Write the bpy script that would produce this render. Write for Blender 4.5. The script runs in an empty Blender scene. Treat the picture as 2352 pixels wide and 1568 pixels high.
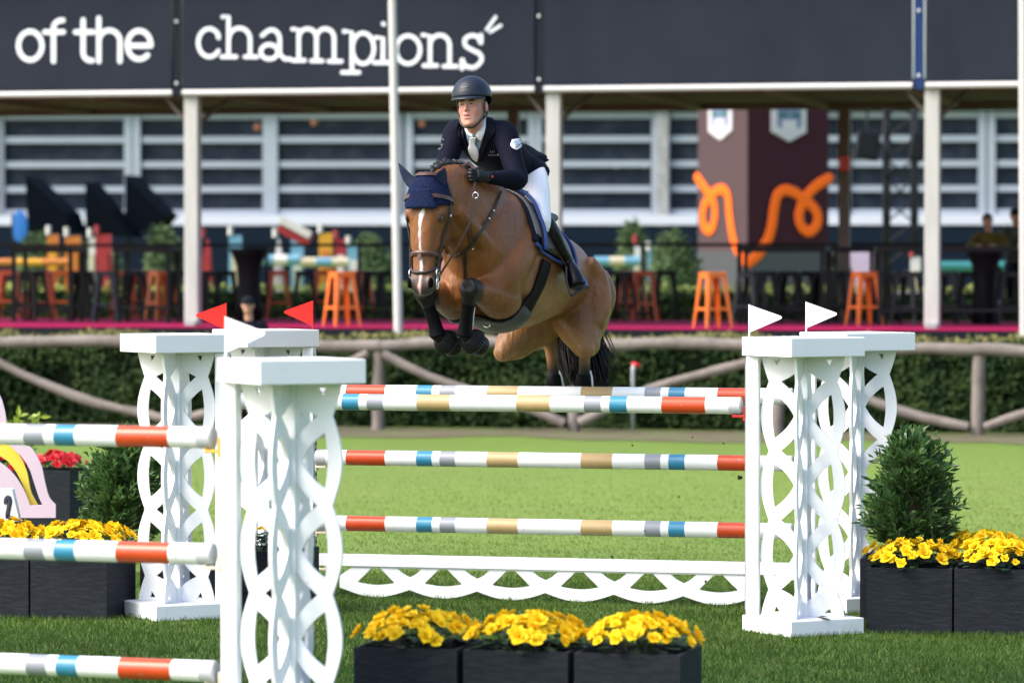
# Show jumping: horse and rider over an oxer, pavilion and stands behind
import bpy, bmesh, math, random
import numpy as np
from mathutils import Vector, Matrix
from mathutils.bvhtree import BVHTree
R = math.radians
V = Vector
random.seed(7)
rng = np.random.default_rng(11)
scene = bpy.context.scene

# ------------------------------------------------------------------ camera, sky, sun, exposure
FOC = 9000.0            # focal length in units of a 2352-wide frame
CAM_H = 2.19
PITCH = math.atan((784 - 600) / FOC)
cam_d = bpy.data.cameras.new('camera')
cam = bpy.data.objects.new('camera', cam_d)
scene.collection.objects.link(cam)
cam.location = (0, 0, CAM_H)
cam.rotation_euler = (R(90) - PITCH, 0, 0)
cam_d.sensor_width = 36.0
cam_d.lens = 36.0 * FOC / 2352.0
cam_d.clip_start = 0.5
cam_d.clip_end = 2000
cam_d.dof.use_dof = True
cam_d.dof.focus_distance = 23.9
cam_d.dof.aperture_fstop = 2.5
scene.camera = cam

SUN_EL, SUN_AZ = 46.0, 248.0      # azimuth from +Y (away from the camera), clockwise: behind the camera's left shoulder
world = bpy.data.worlds.new('World')
scene.world = world
world.use_nodes = True
wn = world.node_tree
sky = wn.nodes.new('ShaderNodeTexSky')
sky.sky_type = 'NISHITA'
sky.sun_disc = False
sky.sun_elevation = R(SUN_EL)
sky.sun_rotation = R(SUN_AZ)
sky.air_density = 1.0
sky.dust_density = 4.0
sky.ozone_density = 1.0
bg = wn.nodes['Background']
bg.inputs['Strength'].default_value = 0.15
wn.links.new(sky.outputs[0], bg.inputs['Color'])
sun_d = bpy.data.lights.new('sun', 'SUN')
sun_d.energy = 1.3
sun_d.angle = R(34)
sun_d.color = (1.0, 0.965, 0.915)
sun = bpy.data.objects.new('sun', sun_d)
scene.collection.objects.link(sun)
sdir = V((math.sin(R(SUN_AZ)) * math.cos(R(SUN_EL)), math.cos(R(SUN_AZ)) * math.cos(R(SUN_EL)), math.sin(R(SUN_EL))))
sun.rotation_euler = (-sdir).to_track_quat('-Z', 'Y').to_euler()
sun.location = sdir * 60
vs = scene.view_settings
vs.view_transform = 'Standard'
vs.look = 'None'
vs.gamma = 1.0
vs.use_curve_mapping = False
vs.exposure = 1.46
scene.cycles.max_bounces = 6
scene.cycles.transparent_max_bounces = 8
scene.cycles.use_denoising = True

# ------------------------------------------------------------------ geometry helpers
CP, SP = math.cos(PITCH), math.sin(PITCH)
CAMO = V((0, 0, CAM_H))
def ray(px, py):
    a, b = (px - 1176) / FOC, (784 - py) / FOC
    return V((a, CP + b * SP, -SP + b * CP))
def at(px, py, Y):
    d = ray(px, py)
    return CAMO + d * (Y / d.y)

class Frame:
    """a local frame on the ground: X along the thing, Y away from the camera"""
    def __init__(s, o, ang):
        s.o = V((o[0], o[1], 0)); s.ang = ang
        s.M = Matrix.Translation(s.o) @ Matrix.Rotation(ang, 4, 'Z')
        s.I = s.M.inverted()
    def hit(s, px, py, c):
        d = s.I.to_3x3() @ ray(px, py); o = s.I @ CAMO
        return o + d * ((c - o.y) / d.y)
    def w(s, x, y, z):
        return s.M @ V((x, y, z))

COL = scene.collection
def crv(pts, n):
    """Catmull-Rom through tuples of equal length, n steps per span"""
    P = [np.array(p, float) for p in pts]; out = []
    for i in range(len(P) - 1):
        p0 = P[max(i - 1, 0)]; p1 = P[i]; p2 = P[i + 1]; p3 = P[min(i + 2, len(P) - 1)]
        for k in range(n):
            t = k / n
            out.append(0.5 * ((2 * p1) + (p2 - p0) * t + (2 * p0 - 5 * p1 + 4 * p2 - p3) * t * t + (3 * p1 - p0 - 3 * p2 + p3) * t ** 3))
    out.append(P[-1])
    return out

class MB:
    def __init__(s):
        s.v = []; s.f = []; s.m = []
    def add(s, vs_, fs, mi=0):
        b = len(s.v)
        s.v += [tuple(p) for p in vs_]
        s.f += [tuple(i + b for i in f) for f in fs]
        s.m += [mi] * len(fs)
        return s
    def box(s, c, d, rot=None, mi=0):
        c = V(c); x, y, z = d[0] / 2, d[1] / 2, d[2] / 2
        P = [V((a, b, e)) for a in (-x, x) for b in (-y, y) for e in (-z, z)]
        if rot is not None: P = [rot @ p for p in P]
        return s.add([p + c for p in P], [(0, 1, 3, 2), (4, 6, 7, 5), (0, 4, 5, 1), (2, 3, 7, 6), (0, 2, 6, 4), (1, 5, 7, 3)], mi)
    def bar(s, a, b, w, h, up=(0, 0, 1), mi=0):
        """square bar from a to b"""
        a, b = V(a), V(b); t = (b - a).normalized(); u = V(up)
        if abs(t.dot(u)) > .98: u = V((1, 0, 0))
        sx = t.cross(u).normalized(); uu = sx.cross(t)
        P = [p + sx * (i * w / 2) + uu * (j * h / 2) for p in (a, b) for i, j in ((-1, -1), (1, -1), (1, 1), (-1, 1))]
        return s.add(P, [(3, 2, 1, 0), (4, 5, 6, 7), (0, 1, 5, 4), (1, 2, 6, 5), (2, 3, 7, 6), (3, 0, 4, 7)], mi)
    def tube(s, pts, rad, n=8, mi=0, cap=True, sq=None, up=None):
        """round tube; rad scalar or list; sq=(a,b) scales the section in (side, up)"""
        pts = [V(p) for p in pts]; m = len(pts)
        rad = [rad] * m if isinstance(rad, (int, float)) else list(rad)
        t0 = (pts[1] - pts[0]).normalized()
        u = V(up) if up is not None else (V((0, 0, 1)) if abs(t0.z) < .9 else V((1, 0, 0)))
        P = []
        for i, p in enumerate(pts):
            t = (pts[min(i + 1, m - 1)] - pts[max(i - 1, 0)]).normalized()
            u = (u - t * u.dot(t)).normalized() if (u - t * u.dot(t)).length > 1e-6 else V((1, 0, 0))
            sd = t.cross(u)
            a, b = sq if sq else (1, 1)
            for k in range(n):
                an = 2 * math.pi * k / n
                P.append(p + sd * (math.cos(an) * rad[i] * a) + u * (math.sin(an) * rad[i] * b))
        F = [(i * n + k, i * n + (k + 1) % n, (i + 1) * n + (k + 1) % n, (i + 1) * n + k) for i in range(m - 1) for k in range(n)]
        if cap:
            F += [tuple(range(n - 1, -1, -1)), tuple((m - 1) * n + k for k in range(n))]
        return s.add(P, F, mi)
    def rings(s, rs, mi=0, cap=True):
        """loft through rings (lists of equal length of points)"""
        n = len(rs[0]); m = len(rs)
        P = [p for r in rs for p in r]
        F = [(i * n + k, i * n + (k + 1) % n, (i + 1) * n + (k + 1) % n, (i + 1) * n + k) for i in range(m - 1) for k in range(n)]
        if cap: F += [tuple(range(n - 1, -1, -1)), tuple((m - 1) * n + k for k in range(n))]
        return s.add(P, F, mi)
    def ell(s, c, ax, ay, az, nu=14, nv=10, mi=0):
        c, ax, ay, az = V(c), V(ax), V(ay), V(az)
        P = [c + az]
        for j in range(1, nv):
            th = math.pi * j / nv
            for i in range(nu):
                ph = 2 * math.pi * i / nu
                P.append(c + ax * (math.sin(th) * math.cos(ph)) + ay * (math.sin(th) * math.sin(ph)) + az * math.cos(th))
        P.append(c - az)
        F = [(0, 1 + i, 1 + (i + 1) % nu) for i in range(nu)]
        for j in range(nv - 2):
            F += [(1 + j * nu + i, 1 + (j + 1) * nu + i, 1 + (j + 1) * nu + (i + 1) % nu, 1 + j * nu + (i + 1) % nu) for i in range(nu)]
        l = len(P) - 1; b = 1 + (nv - 2) * nu
        F += [(l, b + (i + 1) % nu, b + i) for i in range(nu)]
        return s.add(P, F, mi)
    def ball(s, c, r, n=12, mi=0):
        return s.ell(c, (r, 0, 0), (0, r, 0), (0, 0, r), n, max(6, n * 2 // 3), mi)
    def lathe(s, prof, n=16, o=(0, 0, 0), mi=0, axis='Z'):
        o = V(o); rs = []
        for r, z in prof:
            ring = []
            for k in range(n):
                a = 2 * math.pi * k / n
                ring.append(o + (V((r * math.cos(a), r * math.sin(a), z)) if axis == 'Z' else V((z, r * math.cos(a), r * math.sin(a)))))
            rs.append(ring)
        return s.rings(rs, mi)
    def sheet(s, grid, th=0.0, mi=0, closed=False):
        """grid[i][j] of points; th = thickness along the vertex normals (back side)"""
        ni, nj = len(grid), len(grid[0])
        P = [V(p) for r in grid for p in r]
        idx = lambda i, j: i * nj + (j % nj)
        jj = nj if closed else nj - 1
        F = [(idx(i, j), idx(i + 1, j), idx(i + 1, j + 1), idx(i, j + 1)) for i in range(ni - 1) for j in range(jj)]
        if th:
            nor = [V((0, 0, 0)) for _ in P]
            for f in F:
                nn = (P[f[1]] - P[f[0]]).cross(P[f[3]] - P[f[0]])
                nn += (P[f[2]] - P[f[1]]).cross(P[f[3]] - P[f[1]])
                for i in f: nor[i] += nn
            Q = [p - (n_.normalized() * th if n_.length > 0 else n_) for p, n_ in zip(P, nor)]
            N = len(P); P = P + Q
            F2 = [tuple(i + N for i in reversed(f)) for f in F]
            ed = {}
            for f in F:
                for a, b in zip(f, f[1:] + f[:1]):
                    ed[(a, b)] = 1
            side = [(b, a, a + N, b + N) for (a, b) in ed if (b, a) not in ed]
            F = F + F2 + side
        return s.add(P, F, mi)
    def mesh(s, name='m', M=None):
        me = bpy.data.meshes.new(name)
        vv = s.v if M is None else [tuple(M @ V(p)) for p in s.v]
        me.from_pydata(vv, [], s.f)
        if any(s.m): me.polygons.foreach_set('material_index', s.m)
        me.update()
        return me

THINGS = {}
def link(name, me, mats, parent=None, smooth=False, bevel=0.0):
    o = bpy.data.objects.new(name, me)
    me.name = name
    if mats is not None:
        for m in (mats if isinstance(mats, (list, tuple)) else [mats]):
            if m is not None: me.materials.append(m)
    if smooth:
        me.polygons.foreach_set('use_smooth', [True] * len(me.polygons))
        if smooth == 'auto':
            bm = bmesh.new(); bm.from_mesh(me)
            for e in bm.edges:
                if len(e.link_faces) == 2 and e.calc_face_angle(0) > R(38): e.smooth = False
            bm.to_mesh(me); bm.free()
    if bevel:
        bv = o.modifiers.new('bevel', 'BEVEL'); bv.width = bevel; bv.segments = 2; bv.limit_method = 'ANGLE'; bv.angle_limit = R(40)
    COL.objects.link(o)
    if parent is not None: o.parent = parent
    return o
def thing(name, label, cat, loc=(0, 0, 0), rz=0.0, group=None):
    o = bpy.data.objects.new(name, None)
    o.empty_display_size = .1
    COL.objects.link(o)
    o.location = loc; o.rotation_euler = (0, 0, rz)
    o['label'] = label; o['category'] = cat
    if group: o['group'] = group
    THINGS[o] = (Matrix.Translation(V(loc)) @ Matrix.Rotation(rz, 4, 'Z')).inverted()
    return o
def tag(o, label=None, cat=None, group=None, kind=None):
    if label: o['label'] = label
    if cat: o['category'] = cat
    if group: o['group'] = group
    if kind: o['kind'] = kind
    return o
def part(mb, name, mats, parent, local=False, smooth=False, bevel=0.0, root=None):
    """mesh child. World coordinates unless local; root = the thing when parent is itself a part"""
    M = None
    if not local: M = THINGS.get(root or parent)
    me = mb.mesh(name, M) if isinstance(mb, MB) else mb
    return link(name, me, mats, parent, smooth, bevel)
def copy_tree(o, parent=None):
    c = o.copy(); COL.objects.link(c)
    if parent is not None: c.parent = parent
    if o in THINGS: THINGS[c] = THINGS[o]
    for ch in list(o.children): copy_tree(ch, c)
    return c
def tmp_eval(o):
    dg = bpy.context.evaluated_depsgraph_get()
    me = bpy.data.meshes.new_from_object(o.evaluated_get(dg))
    od = o.data
    bpy.data.objects.remove(o)
    return me
def fuse(mb, voxel=.012, it=6, fac=.5):
    """melt overlapping closed shapes into one continuous skin"""
    me = mb.mesh('t')
    bm = bmesh.new(); bm.from_mesh(me)
    bmesh.ops.recalc_face_normals(bm, faces=bm.faces)
    bm.to_mesh(me); bm.free()
    o = bpy.data.objects.new('t', me); COL.objects.link(o)
    m = o.modifiers.new('r', 'REMESH'); m.mode = 'VOXEL'; m.voxel_size = voxel; m.use_smooth_shade = True
    if it:
        m2 = o.modifiers.new('s', 'SMOOTH'); m2.factor = fac; m2.iterations = it
    r = tmp_eval(o)
    bpy.data.meshes.remove(me)
    return r
def plate(outer, holes, th):
    """flat plate with holes in the XZ plane, thickness along Y"""
    cu = bpy.data.curves.new('t', 'CURVE'); cu.dimensions = '2D'; cu.fill_mode = 'BOTH'; cu.extrude = th / 2
    for poly in [outer] + holes:
        sp = cu.splines.new('POLY'); sp.points.add(len(poly) - 1)
        for p, q in zip(sp.points, poly): p.co = (q[0], q[1], 0, 1)
        sp.use_cyclic_u = True
    o = bpy.data.objects.new('t', cu); COL.objects.link(o)
    me = tmp_eval(o); bpy.data.curves.remove(cu)
    co = np.empty(len(me.vertices) * 3); me.vertices.foreach_get('co', co); co = co.reshape(-1, 3)
    co = np.stack([co[:, 0], -co[:, 2], co[:, 1]], 1)
    me.vertices.foreach_set('co', co.ravel())
    me.materials.clear(); me.update()
    return me
def xform(me, M):
    me.transform(M); me.update(); return me
def addmesh(mb, me, M=None, mi=0):
    vs_ = [(M @ v.co) if M is not None else v.co.copy() for v in me.vertices]
    return mb.add(vs_, [tuple(p.vertices) for p in me.polygons], mi)

# ------------------------------------------------------------------ materials
MATS = {}
def mat(name, col, rough=.6, var=.0, scale=8.0, bump=0.0, bscale=60.0, metal=0.0, spec=.5, col2=None, sheen=0.0, coat=0.0, stretch=None, attr=None, trans=0.0, contrast=(.3, .7)):
    m = bpy.data.materials.new(name); m.use_nodes = True
    nt = m.node_tree; b = nt.nodes['Principled BSDF']
    b.inputs['Roughness'].default_value = rough
    b.inputs['Metallic'].default_value = metal
    b.inputs['Specular IOR Level'].default_value = spec
    b.inputs['Sheen Weight'].default_value = sheen
    b.inputs['Coat Weight'].default_value = coat
    col = tuple(col) + (1,) if len(col) == 3 else col
    b.inputs['Base Color'].default_value = col
    tc = nt.nodes.new('ShaderNodeTexCoord')
    vec = tc.outputs['Object']
    if stretch:
        mp = nt.nodes.new('ShaderNodeMapping'); mp.inputs['Scale'].default_value = stretch
        nt.links.new(vec, mp.inputs['Vector']); vec = mp.outputs['Vector']
    src = None
    if attr:
        a = nt.nodes.new('ShaderNodeAttribute'); a.attribute_name = attr; src = a.outputs['Color']
    if var or col2:
        n = nt.nodes.new('ShaderNodeTexNoise'); n.inputs['Scale'].default_value = scale; n.inputs['Detail'].default_value = 6; n.inputs['Roughness'].default_value = .62
        nt.links.new(vec, n.inputs['Vector'])
        rp = nt.nodes.new('ShaderNodeMapRange'); rp.inputs[1].default_value = contrast[0]; rp.inputs[2].default_value = contrast[1]
        nt.links.new(n.outputs['Fac'], rp.inputs[0])
        if attr:
            mx = nt.nodes.new('ShaderNodeMix'); mx.data_type = 'RGBA'; mx.blend_type = 'MULTIPLY'; mx.inputs[0].default_value = 1
            g = nt.nodes.new('ShaderNodeMapRange'); g.inputs[3].default_value = 1 - var; g.inputs[4].default_value = 1 + var
            nt.links.new(rp.outputs[0], g.inputs[0])
            nt.links.new(src, mx.inputs[6]); nt.links.new(g.outputs[0], mx.inputs[7])
        else:
            mx = nt.nodes.new('ShaderNodeMix'); mx.data_type = 'RGBA'
            c2 = col2 if col2 else tuple(c * (1 - var) for c in col[:3])
            mx.inputs[6].default_value = col; mx.inputs[7].default_value = tuple(c2[:3]) + (1,)
            nt.links.new(rp.outputs[0], mx.inputs[0])
        nt.links.new(mx.outputs[2], b.inputs['Base Color'])
    elif src is not None:
        nt.links.new(src, b.inputs['Base Color'])
    if bump:
        n2 = nt.nodes.new('ShaderNodeTexNoise'); n2.inputs['Scale'].default_value = bscale; n2.inputs['Detail'].default_value = 4
        nt.links.new(vec, n2.inputs['Vector'])
        bp = nt.nodes.new('ShaderNodeBump'); bp.inputs['Strength'].default_value = bump; bp.inputs['Distance'].default_value = .01
        nt.links.new(n2.outputs['Fac'], bp.inputs['Height']); nt.links.new(bp.outputs[0], b.inputs['Normal'])
    if trans:
        b.inputs['Subsurface Weight'].default_value = 0
        tr = nt.nodes.new('ShaderNodeBsdfTranslucent'); ad = nt.nodes.new('ShaderNodeMixShader'); ad.inputs[0].default_value = trans
        inp = b.inputs['Base Color']
        if inp.is_linked: nt.links.new(inp.links[0].from_socket, tr.inputs['Color'])
        else: tr.inputs['Color'].default_value = col
        out = nt.nodes['Material Output']
        nt.links.new(b.outputs[0], ad.inputs[1]); nt.links.new(tr.outputs[0], ad.inputs[2]); nt.links.new(ad.outputs[0], out.inputs['Surface'])
    MATS[name] = m
    return m

WHITE = mat('white_paint', (.80, .815, .83), .42, var=.05, scale=3.0, bump=.06, bscale=35)
WHITE_POLE = mat('pole_white', (.81, .82, .83), .30, var=.05, scale=6)
RED_POLE = mat('pole_red', (.52, .062, .016), .30, var=.12, scale=8)
BLUE_POLE = mat('pole_blue', (.035, .22, .36), .30, var=.12, scale=8)
GREY_POLE = mat('pole_grey', (.27, .29, .33), .32, var=.1, scale=8)
TAN_POLE = mat('pole_tan', (.46, .33, .16), .32, var=.12, scale=8)
CAP_GREY = mat('cap_plastic', (.48, .50, .53), .4, var=.1)
STEEL = mat('galvanised_steel', (.42, .45, .46), .42, var=.2, scale=20, metal=.7)
SILVER = mat('polished_steel', (.75, .75, .74), .18, metal=1.0)
DARK = mat('dark_hole', (.004, .0035, .0035), .9, spec=.02)
def scuff(m, sc, th, c, amt):
    """sparse marks: mud specks and knocks"""
    nt = m.node_tree; b = nt.nodes['Principled BSDF']; inp = b.inputs['Base Color']; src = inp.links[0].from_socket
    tc = nt.nodes.new('ShaderNodeTexCoord'); n = nt.nodes.new('ShaderNodeTexNoise'); n.inputs['Scale'].default_value = sc; n.inputs['Detail'].default_value = 3
    nt.links.new(tc.outputs['Object'], n.inputs['Vector'])
    r = nt.nodes.new('ShaderNodeMapRange'); r.inputs[1].default_value = th; r.inputs[2].default_value = th + .05; r.inputs[4].default_value = amt; nt.links.new(n.outputs['Fac'], r.inputs[0])
    mx = nt.nodes.new('ShaderNodeMix'); mx.data_type = 'RGBA'; mx.inputs[7].default_value = c + (1,); nt.links.new(r.outputs[0], mx.inputs[0]); nt.links.new(src, mx.inputs[6]); nt.links.new(mx.outputs[2], inp)
scuff(WHITE, 26, .70, (.40, .37, .31), .55); scuff(WHITE, 5, .66, (.66, .66, .64), .5)
for m_ in (WHITE_POLE, RED_POLE, BLUE_POLE, GREY_POLE, TAN_POLE): scuff(m_, 34, .68, (.30, .27, .23), .55)
RED_PL = mat('red_plastic', (.55, .014, .012), .4)
YEL_PL = mat('yellow_plastic', (.78, .42, .03), .4)
CREAM_PL = mat('cream_plastic', (.70, .62, .48), .45)
FLAG_R = mat('flag_red', (.55, .016, .012), .5, var=.05, spec=.2)
FLAG_W = mat('flag_white', (.84, .84, .84), .45, var=.02)
PLANTER = mat('planter_charcoal', (.010, .014, .020), .7, col2=(.026, .032, .041), scale=9, bump=.9, bscale=55, stretch=(1.2, 1.2, 9.0), spec=.18, contrast=(.45, .75))
SOIL = mat('potting_soil', (.03, .02, .014), .9, var=.4, scale=40)
BLOSSOM = mat('yellow_petal', (.90, .55, .008), .6, var=.0, col2=(.92, .69, .02), scale=22, trans=.25, spec=.15)
BLOSSOM_R = mat('red_petal', (.62, .015, .03), .5, col2=(.75, .04, .05), scale=22, trans=.2)
LEAF = mat('begonia_leaf', (.014, .045, .018), .5, col2=(.035, .09, .04), scale=14, trans=.15)
BUSH = mat('shrub_leaf', (.026, .078, .020), .34, col2=(.10, .195, .048), scale=11, trans=.3)
TWIG = mat('twig_bark', (.07, .045, .03), .8, var=.3)
# ------------------------------------------------------------------ ground
def grass_mat():
    m = bpy.data.materials.new('lawn'); m.use_nodes = True; nt = m.node_tree; b = nt.nodes['Principled BSDF']
    N = nt.nodes.new; L = nt.links.new
    tc = N('ShaderNodeTexCoord')
    def noise(sc, det, stretch=None):
        n = N('ShaderNodeTexNoise'); n.inputs['Scale'].default_value = sc; n.inputs['Detail'].default_value = det; n.inputs['Roughness'].default_value = .65
        if stretch:
            mp = N('ShaderNodeMapping'); mp.inputs['Scale'].default_value = stretch; L(tc.outputs['Object'], mp.inputs['Vector']); L(mp.outputs[0], n.inputs['Vector'])
        else: L(tc.outputs['Object'], n.inputs['Vector'])
        return n.outputs['Fac']
    def rng_(s, a, b_, c=0, d=1):
        r = N('ShaderNodeMapRange'); r.inputs[1].default_value = a; r.inputs[2].default_value = b_; r.inputs[3].default_value = c; r.inputs[4].default_value = d; L(s, r.inputs[0]); return r.outputs[0]
    def mix(f, c1, c2):
        x = N('ShaderNodeMix'); x.data_type = 'RGBA'; L(f, x.inputs[0])
        for k, c in ((6, c1), (7, c2)):
            if isinstance(c, tuple): x.inputs[k].default_value = c + (1,)
            else: L(c, x.inputs[k])
        return x.outputs[2]
    big = rng_(noise(.35, 3, (1, .6, 1)), .35, .65)
    fine = rng_(noise(24, 8), .25, .75)
    c = mix(fine, (.100, .158, .024), (.165, .235, .043))
    c = mix(rng_(noise(1.4, 5, (.55, 2.6, 1)), .42, .68, 0, .45), c, (.19, .23, .07))
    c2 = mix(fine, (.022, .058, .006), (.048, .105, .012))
    # vignette put into the colour: grass deepens to dark green towards the camera
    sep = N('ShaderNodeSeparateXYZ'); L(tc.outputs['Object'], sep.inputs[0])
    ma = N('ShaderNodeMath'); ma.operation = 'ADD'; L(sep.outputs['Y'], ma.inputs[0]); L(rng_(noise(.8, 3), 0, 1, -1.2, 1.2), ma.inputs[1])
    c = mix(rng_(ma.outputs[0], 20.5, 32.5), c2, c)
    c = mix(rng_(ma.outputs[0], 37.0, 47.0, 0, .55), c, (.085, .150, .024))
    c = mix(rng_(big, .2, .9, 0, .35), c, (.135, .215, .03))
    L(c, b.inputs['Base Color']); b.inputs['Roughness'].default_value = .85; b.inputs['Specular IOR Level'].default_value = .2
    bp = N('ShaderNodeBump'); bp.inputs['Strength'].default_value = .35; bp.inputs['Distance'].default_value = .02
    L(noise(60, 6), bp.inputs['Height']); L(bp.outputs[0], b.inputs['Normal'])
    return m
LAWN = grass_mat()
g = MB(); xs = [-400, -60, -20, 20, 60, 400]; ys = [-60, 5, 30, 60, 120, 700]
g.add([(x, y, 0) for y in ys for x in xs], [(j * 6 + i, j * 6 + i + 1, j * 6 + i + 7, j * 6 + i + 6) for j in range(5) for i in range(5)])
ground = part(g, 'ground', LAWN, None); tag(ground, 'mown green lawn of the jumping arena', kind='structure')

# grass blades where the lens can resolve them
def blades(y0, y1, dens, hmin, hmax, wid, fade=None):
    area = (y1 - y0) * ((y0 + y1) * .134 + .8)
    n = int(area * dens)
    y = rng.uniform(y0, y1, n); half = y * .134 + .4
    x = rng.uniform(-1, 1, n) * half
    keep = rng.random(n) < .45 + .55 * (np.sin(x * 5.1 + np.sin(y * 3.3) * 2) * np.sin(y * 4.3 + x * 1.7) * .5 + .5)
    if fade: keep &= rng.random(n) < np.clip((y1 - y) / fade, 0, 1)
    x, y = x[keep], y[keep]; n = len(x)
    a = rng.uniform(0, 2 * np.pi, n); h = rng.uniform(hmin, hmax, n); ln = rng.uniform(.2, 1.1, n) * h; la = rng.uniform(0, 2 * np.pi, n)
    dx, dy = np.cos(a) * wid / 2, np.sin(a) * wid / 2
    z = np.full(n, -.002)
    P = np.empty((n, 3, 3))
    P[:, 0] = np.stack([x - dx, y - dy, z], 1); P[:, 1] = np.stack([x + dx, y + dy, z], 1)
    P[:, 2] = np.stack([x + np.cos(la) * ln, y + np.sin(la) * ln, h], 1)
    band = np.clip((y + np.sin(x * .9) * .5 - 20.5) / 12.0, 0, 1)[:, None]  # painted vignette again: blades close to the camera get the darker green
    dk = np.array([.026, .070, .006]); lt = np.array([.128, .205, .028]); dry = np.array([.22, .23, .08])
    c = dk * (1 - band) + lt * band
    patch = (np.sin(x * 1.3 + 2 * np.sin(y * .5)) * np.sin(y * 1.7 + .6 * x) + .6 * np.sin(x * 3.1 + y * 2.3))[:, None]
    va = .32 - .17 * np.clip((y - 23) / 8, 0, 1)
    c = c * (1 + .07 * patch) * (1 + va * rng.uniform(-1, 1, n))[:, None]
    dr = (rng.random(n) < .035)[:, None]
    c = np.where(dr, dry * rng.uniform(.6, 1.1, (n, 1)), c)
    return P.reshape(-1, 3), np.repeat(c, 3, 0)
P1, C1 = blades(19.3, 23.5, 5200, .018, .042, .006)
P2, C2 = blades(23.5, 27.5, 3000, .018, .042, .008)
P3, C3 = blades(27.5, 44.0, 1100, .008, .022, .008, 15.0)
P = np.concatenate([P1, P2, P3]); C_ = np.concatenate([C1, C2, C3])
me = bpy.data.meshes.new('grass_blades'); nv = len(P)
me.vertices.add(nv); me.vertices.foreach_set('co', P.ravel())
me.loops.add(nv); me.loops.foreach_set('vertex_index', np.arange(nv, dtype=np.int32))
me.polygons.add(nv // 3); me.polygons.foreach_set('loop_start', np.arange(0, nv, 3, dtype=np.int32)); me.polygons.foreach_set('loop_total', np.full(nv // 3, 3, dtype=np.int32))
me.update()
ca = me.color_attributes.new('Col', 'FLOAT_COLOR', 'POINT'); ca.data.foreach_set('color', np.concatenate([C_, np.ones((nv, 1))], 1).ravel())
BLADE = mat('grass_blade', (.1, .2, .03), .55, attr='Col', spec=.3, trans=.35)
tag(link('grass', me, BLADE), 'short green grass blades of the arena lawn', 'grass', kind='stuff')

# ------------------------------------------------------------------ axis of fence, hedge and pavilion
pc = at(1273, 600, 54)
PF = Frame((pc.x, pc.y), R(-13))
def pw(x, y, z): return PF.w(x, y, z)

DIRT = mat('trodden_earth', (.095, .066, .044), .95, col2=(.085, .115, .033), scale=1.8, bump=.5, bscale=8, contrast=(.42, .62))
d = MB(); n = 40
top = []; bot = []
for i in range(n + 1):
    x = -11 + 22 * i / n
    top.append(pw(x, -2.9 + .25 * math.sin(x * 1.9), .008)); bot.append(pw(x, -5.7 + .5 * math.sin(x * 1.3 + 1) + .3 * math.sin(x * 3.1), .008))
d.sheet([bot, top])
tag(part(d, 'path', DIRT, None), 'bare earth strip along the foot of the fence', kind='structure')
TERR = mat('terrace_grass', (.13, .23, .04), .9, col2=(.20, .28, .07), scale=1.2)
t_ = MB().add([pw(-60, 1.2, 1.12), pw(60, 1.2, 1.12), pw(120, 160, 1.12), pw(-120, 160, 1.12), pw(-60, 1.2, -.1), pw(60, 1.2, -.1)], [(0, 1, 2, 3), (4, 5, 1, 0)])
tag(part(t_, 'terrace', TERR, None), 'raised grass terrace behind the pavilion', kind='structure')

# ------------------------------------------------------------------ foliage helper
def leaves(mb, pts, nors, size, asp=.45, jit=.8, mi=0, fold=.15, droop=0.0):
    for p, nn in zip(pts, nors):
        nn = V(nn) + V((random.uniform(-jit, jit), random.uniform(-jit, jit), random.uniform(-jit, jit)))
        if nn.length < 1e-4: continue
        nn.normalize()
        t = nn.cross(V((random.uniform(-1, 1), random.uniform(-1, 1), random.uniform(-1, 1))))
        if t.length < 1e-3: continue
        t.normalize(); s_ = nn.cross(t)
        L_ = size * random.uniform(.7, 1.3); w = L_ * asp / 2
        p = V(p); mid = p + t * (L_ * .45) + nn * (L_ * fold)
        tip = p + t * L_ - V((0, 0, droop * L_))
        mb.add([p, mid - s_ * w, tip, mid + s_ * w], [(0, 1, 2), (0, 2, 3)], mi)

# ------------------------------------------------------------------ hedge under the pavilion
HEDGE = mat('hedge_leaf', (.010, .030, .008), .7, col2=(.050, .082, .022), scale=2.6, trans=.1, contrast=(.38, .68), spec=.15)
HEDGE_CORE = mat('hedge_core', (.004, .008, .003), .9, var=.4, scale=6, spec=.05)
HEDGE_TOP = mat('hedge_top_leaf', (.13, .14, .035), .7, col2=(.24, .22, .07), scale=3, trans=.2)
hd = thing('hedge', 'long clipped dark green hedge behind the log fence', 'hedge', PF.w(0, -1.9, 0), PF.ang)
THINGS[hd] = (Matrix.Translation(PF.w(0, -1.9, 0)) @ Matrix.Rotation(PF.ang, 4, 'Z')).inverted()
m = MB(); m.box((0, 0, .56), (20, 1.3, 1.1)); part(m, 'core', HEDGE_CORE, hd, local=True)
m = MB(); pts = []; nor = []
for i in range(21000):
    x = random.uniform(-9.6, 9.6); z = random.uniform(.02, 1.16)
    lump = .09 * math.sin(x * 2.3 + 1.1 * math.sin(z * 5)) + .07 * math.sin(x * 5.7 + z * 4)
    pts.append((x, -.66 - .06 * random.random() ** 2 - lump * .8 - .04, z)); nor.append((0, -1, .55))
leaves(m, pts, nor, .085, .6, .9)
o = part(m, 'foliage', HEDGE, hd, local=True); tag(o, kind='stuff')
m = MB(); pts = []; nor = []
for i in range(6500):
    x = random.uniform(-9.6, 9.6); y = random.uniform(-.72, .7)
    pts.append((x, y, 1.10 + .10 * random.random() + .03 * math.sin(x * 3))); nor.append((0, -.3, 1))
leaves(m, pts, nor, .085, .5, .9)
o = part(m, 'clipped_top', HEDGE_TOP, hd, local=True); tag(o, 'sun bleached olive top of the hedge', kind='stuff')

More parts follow.
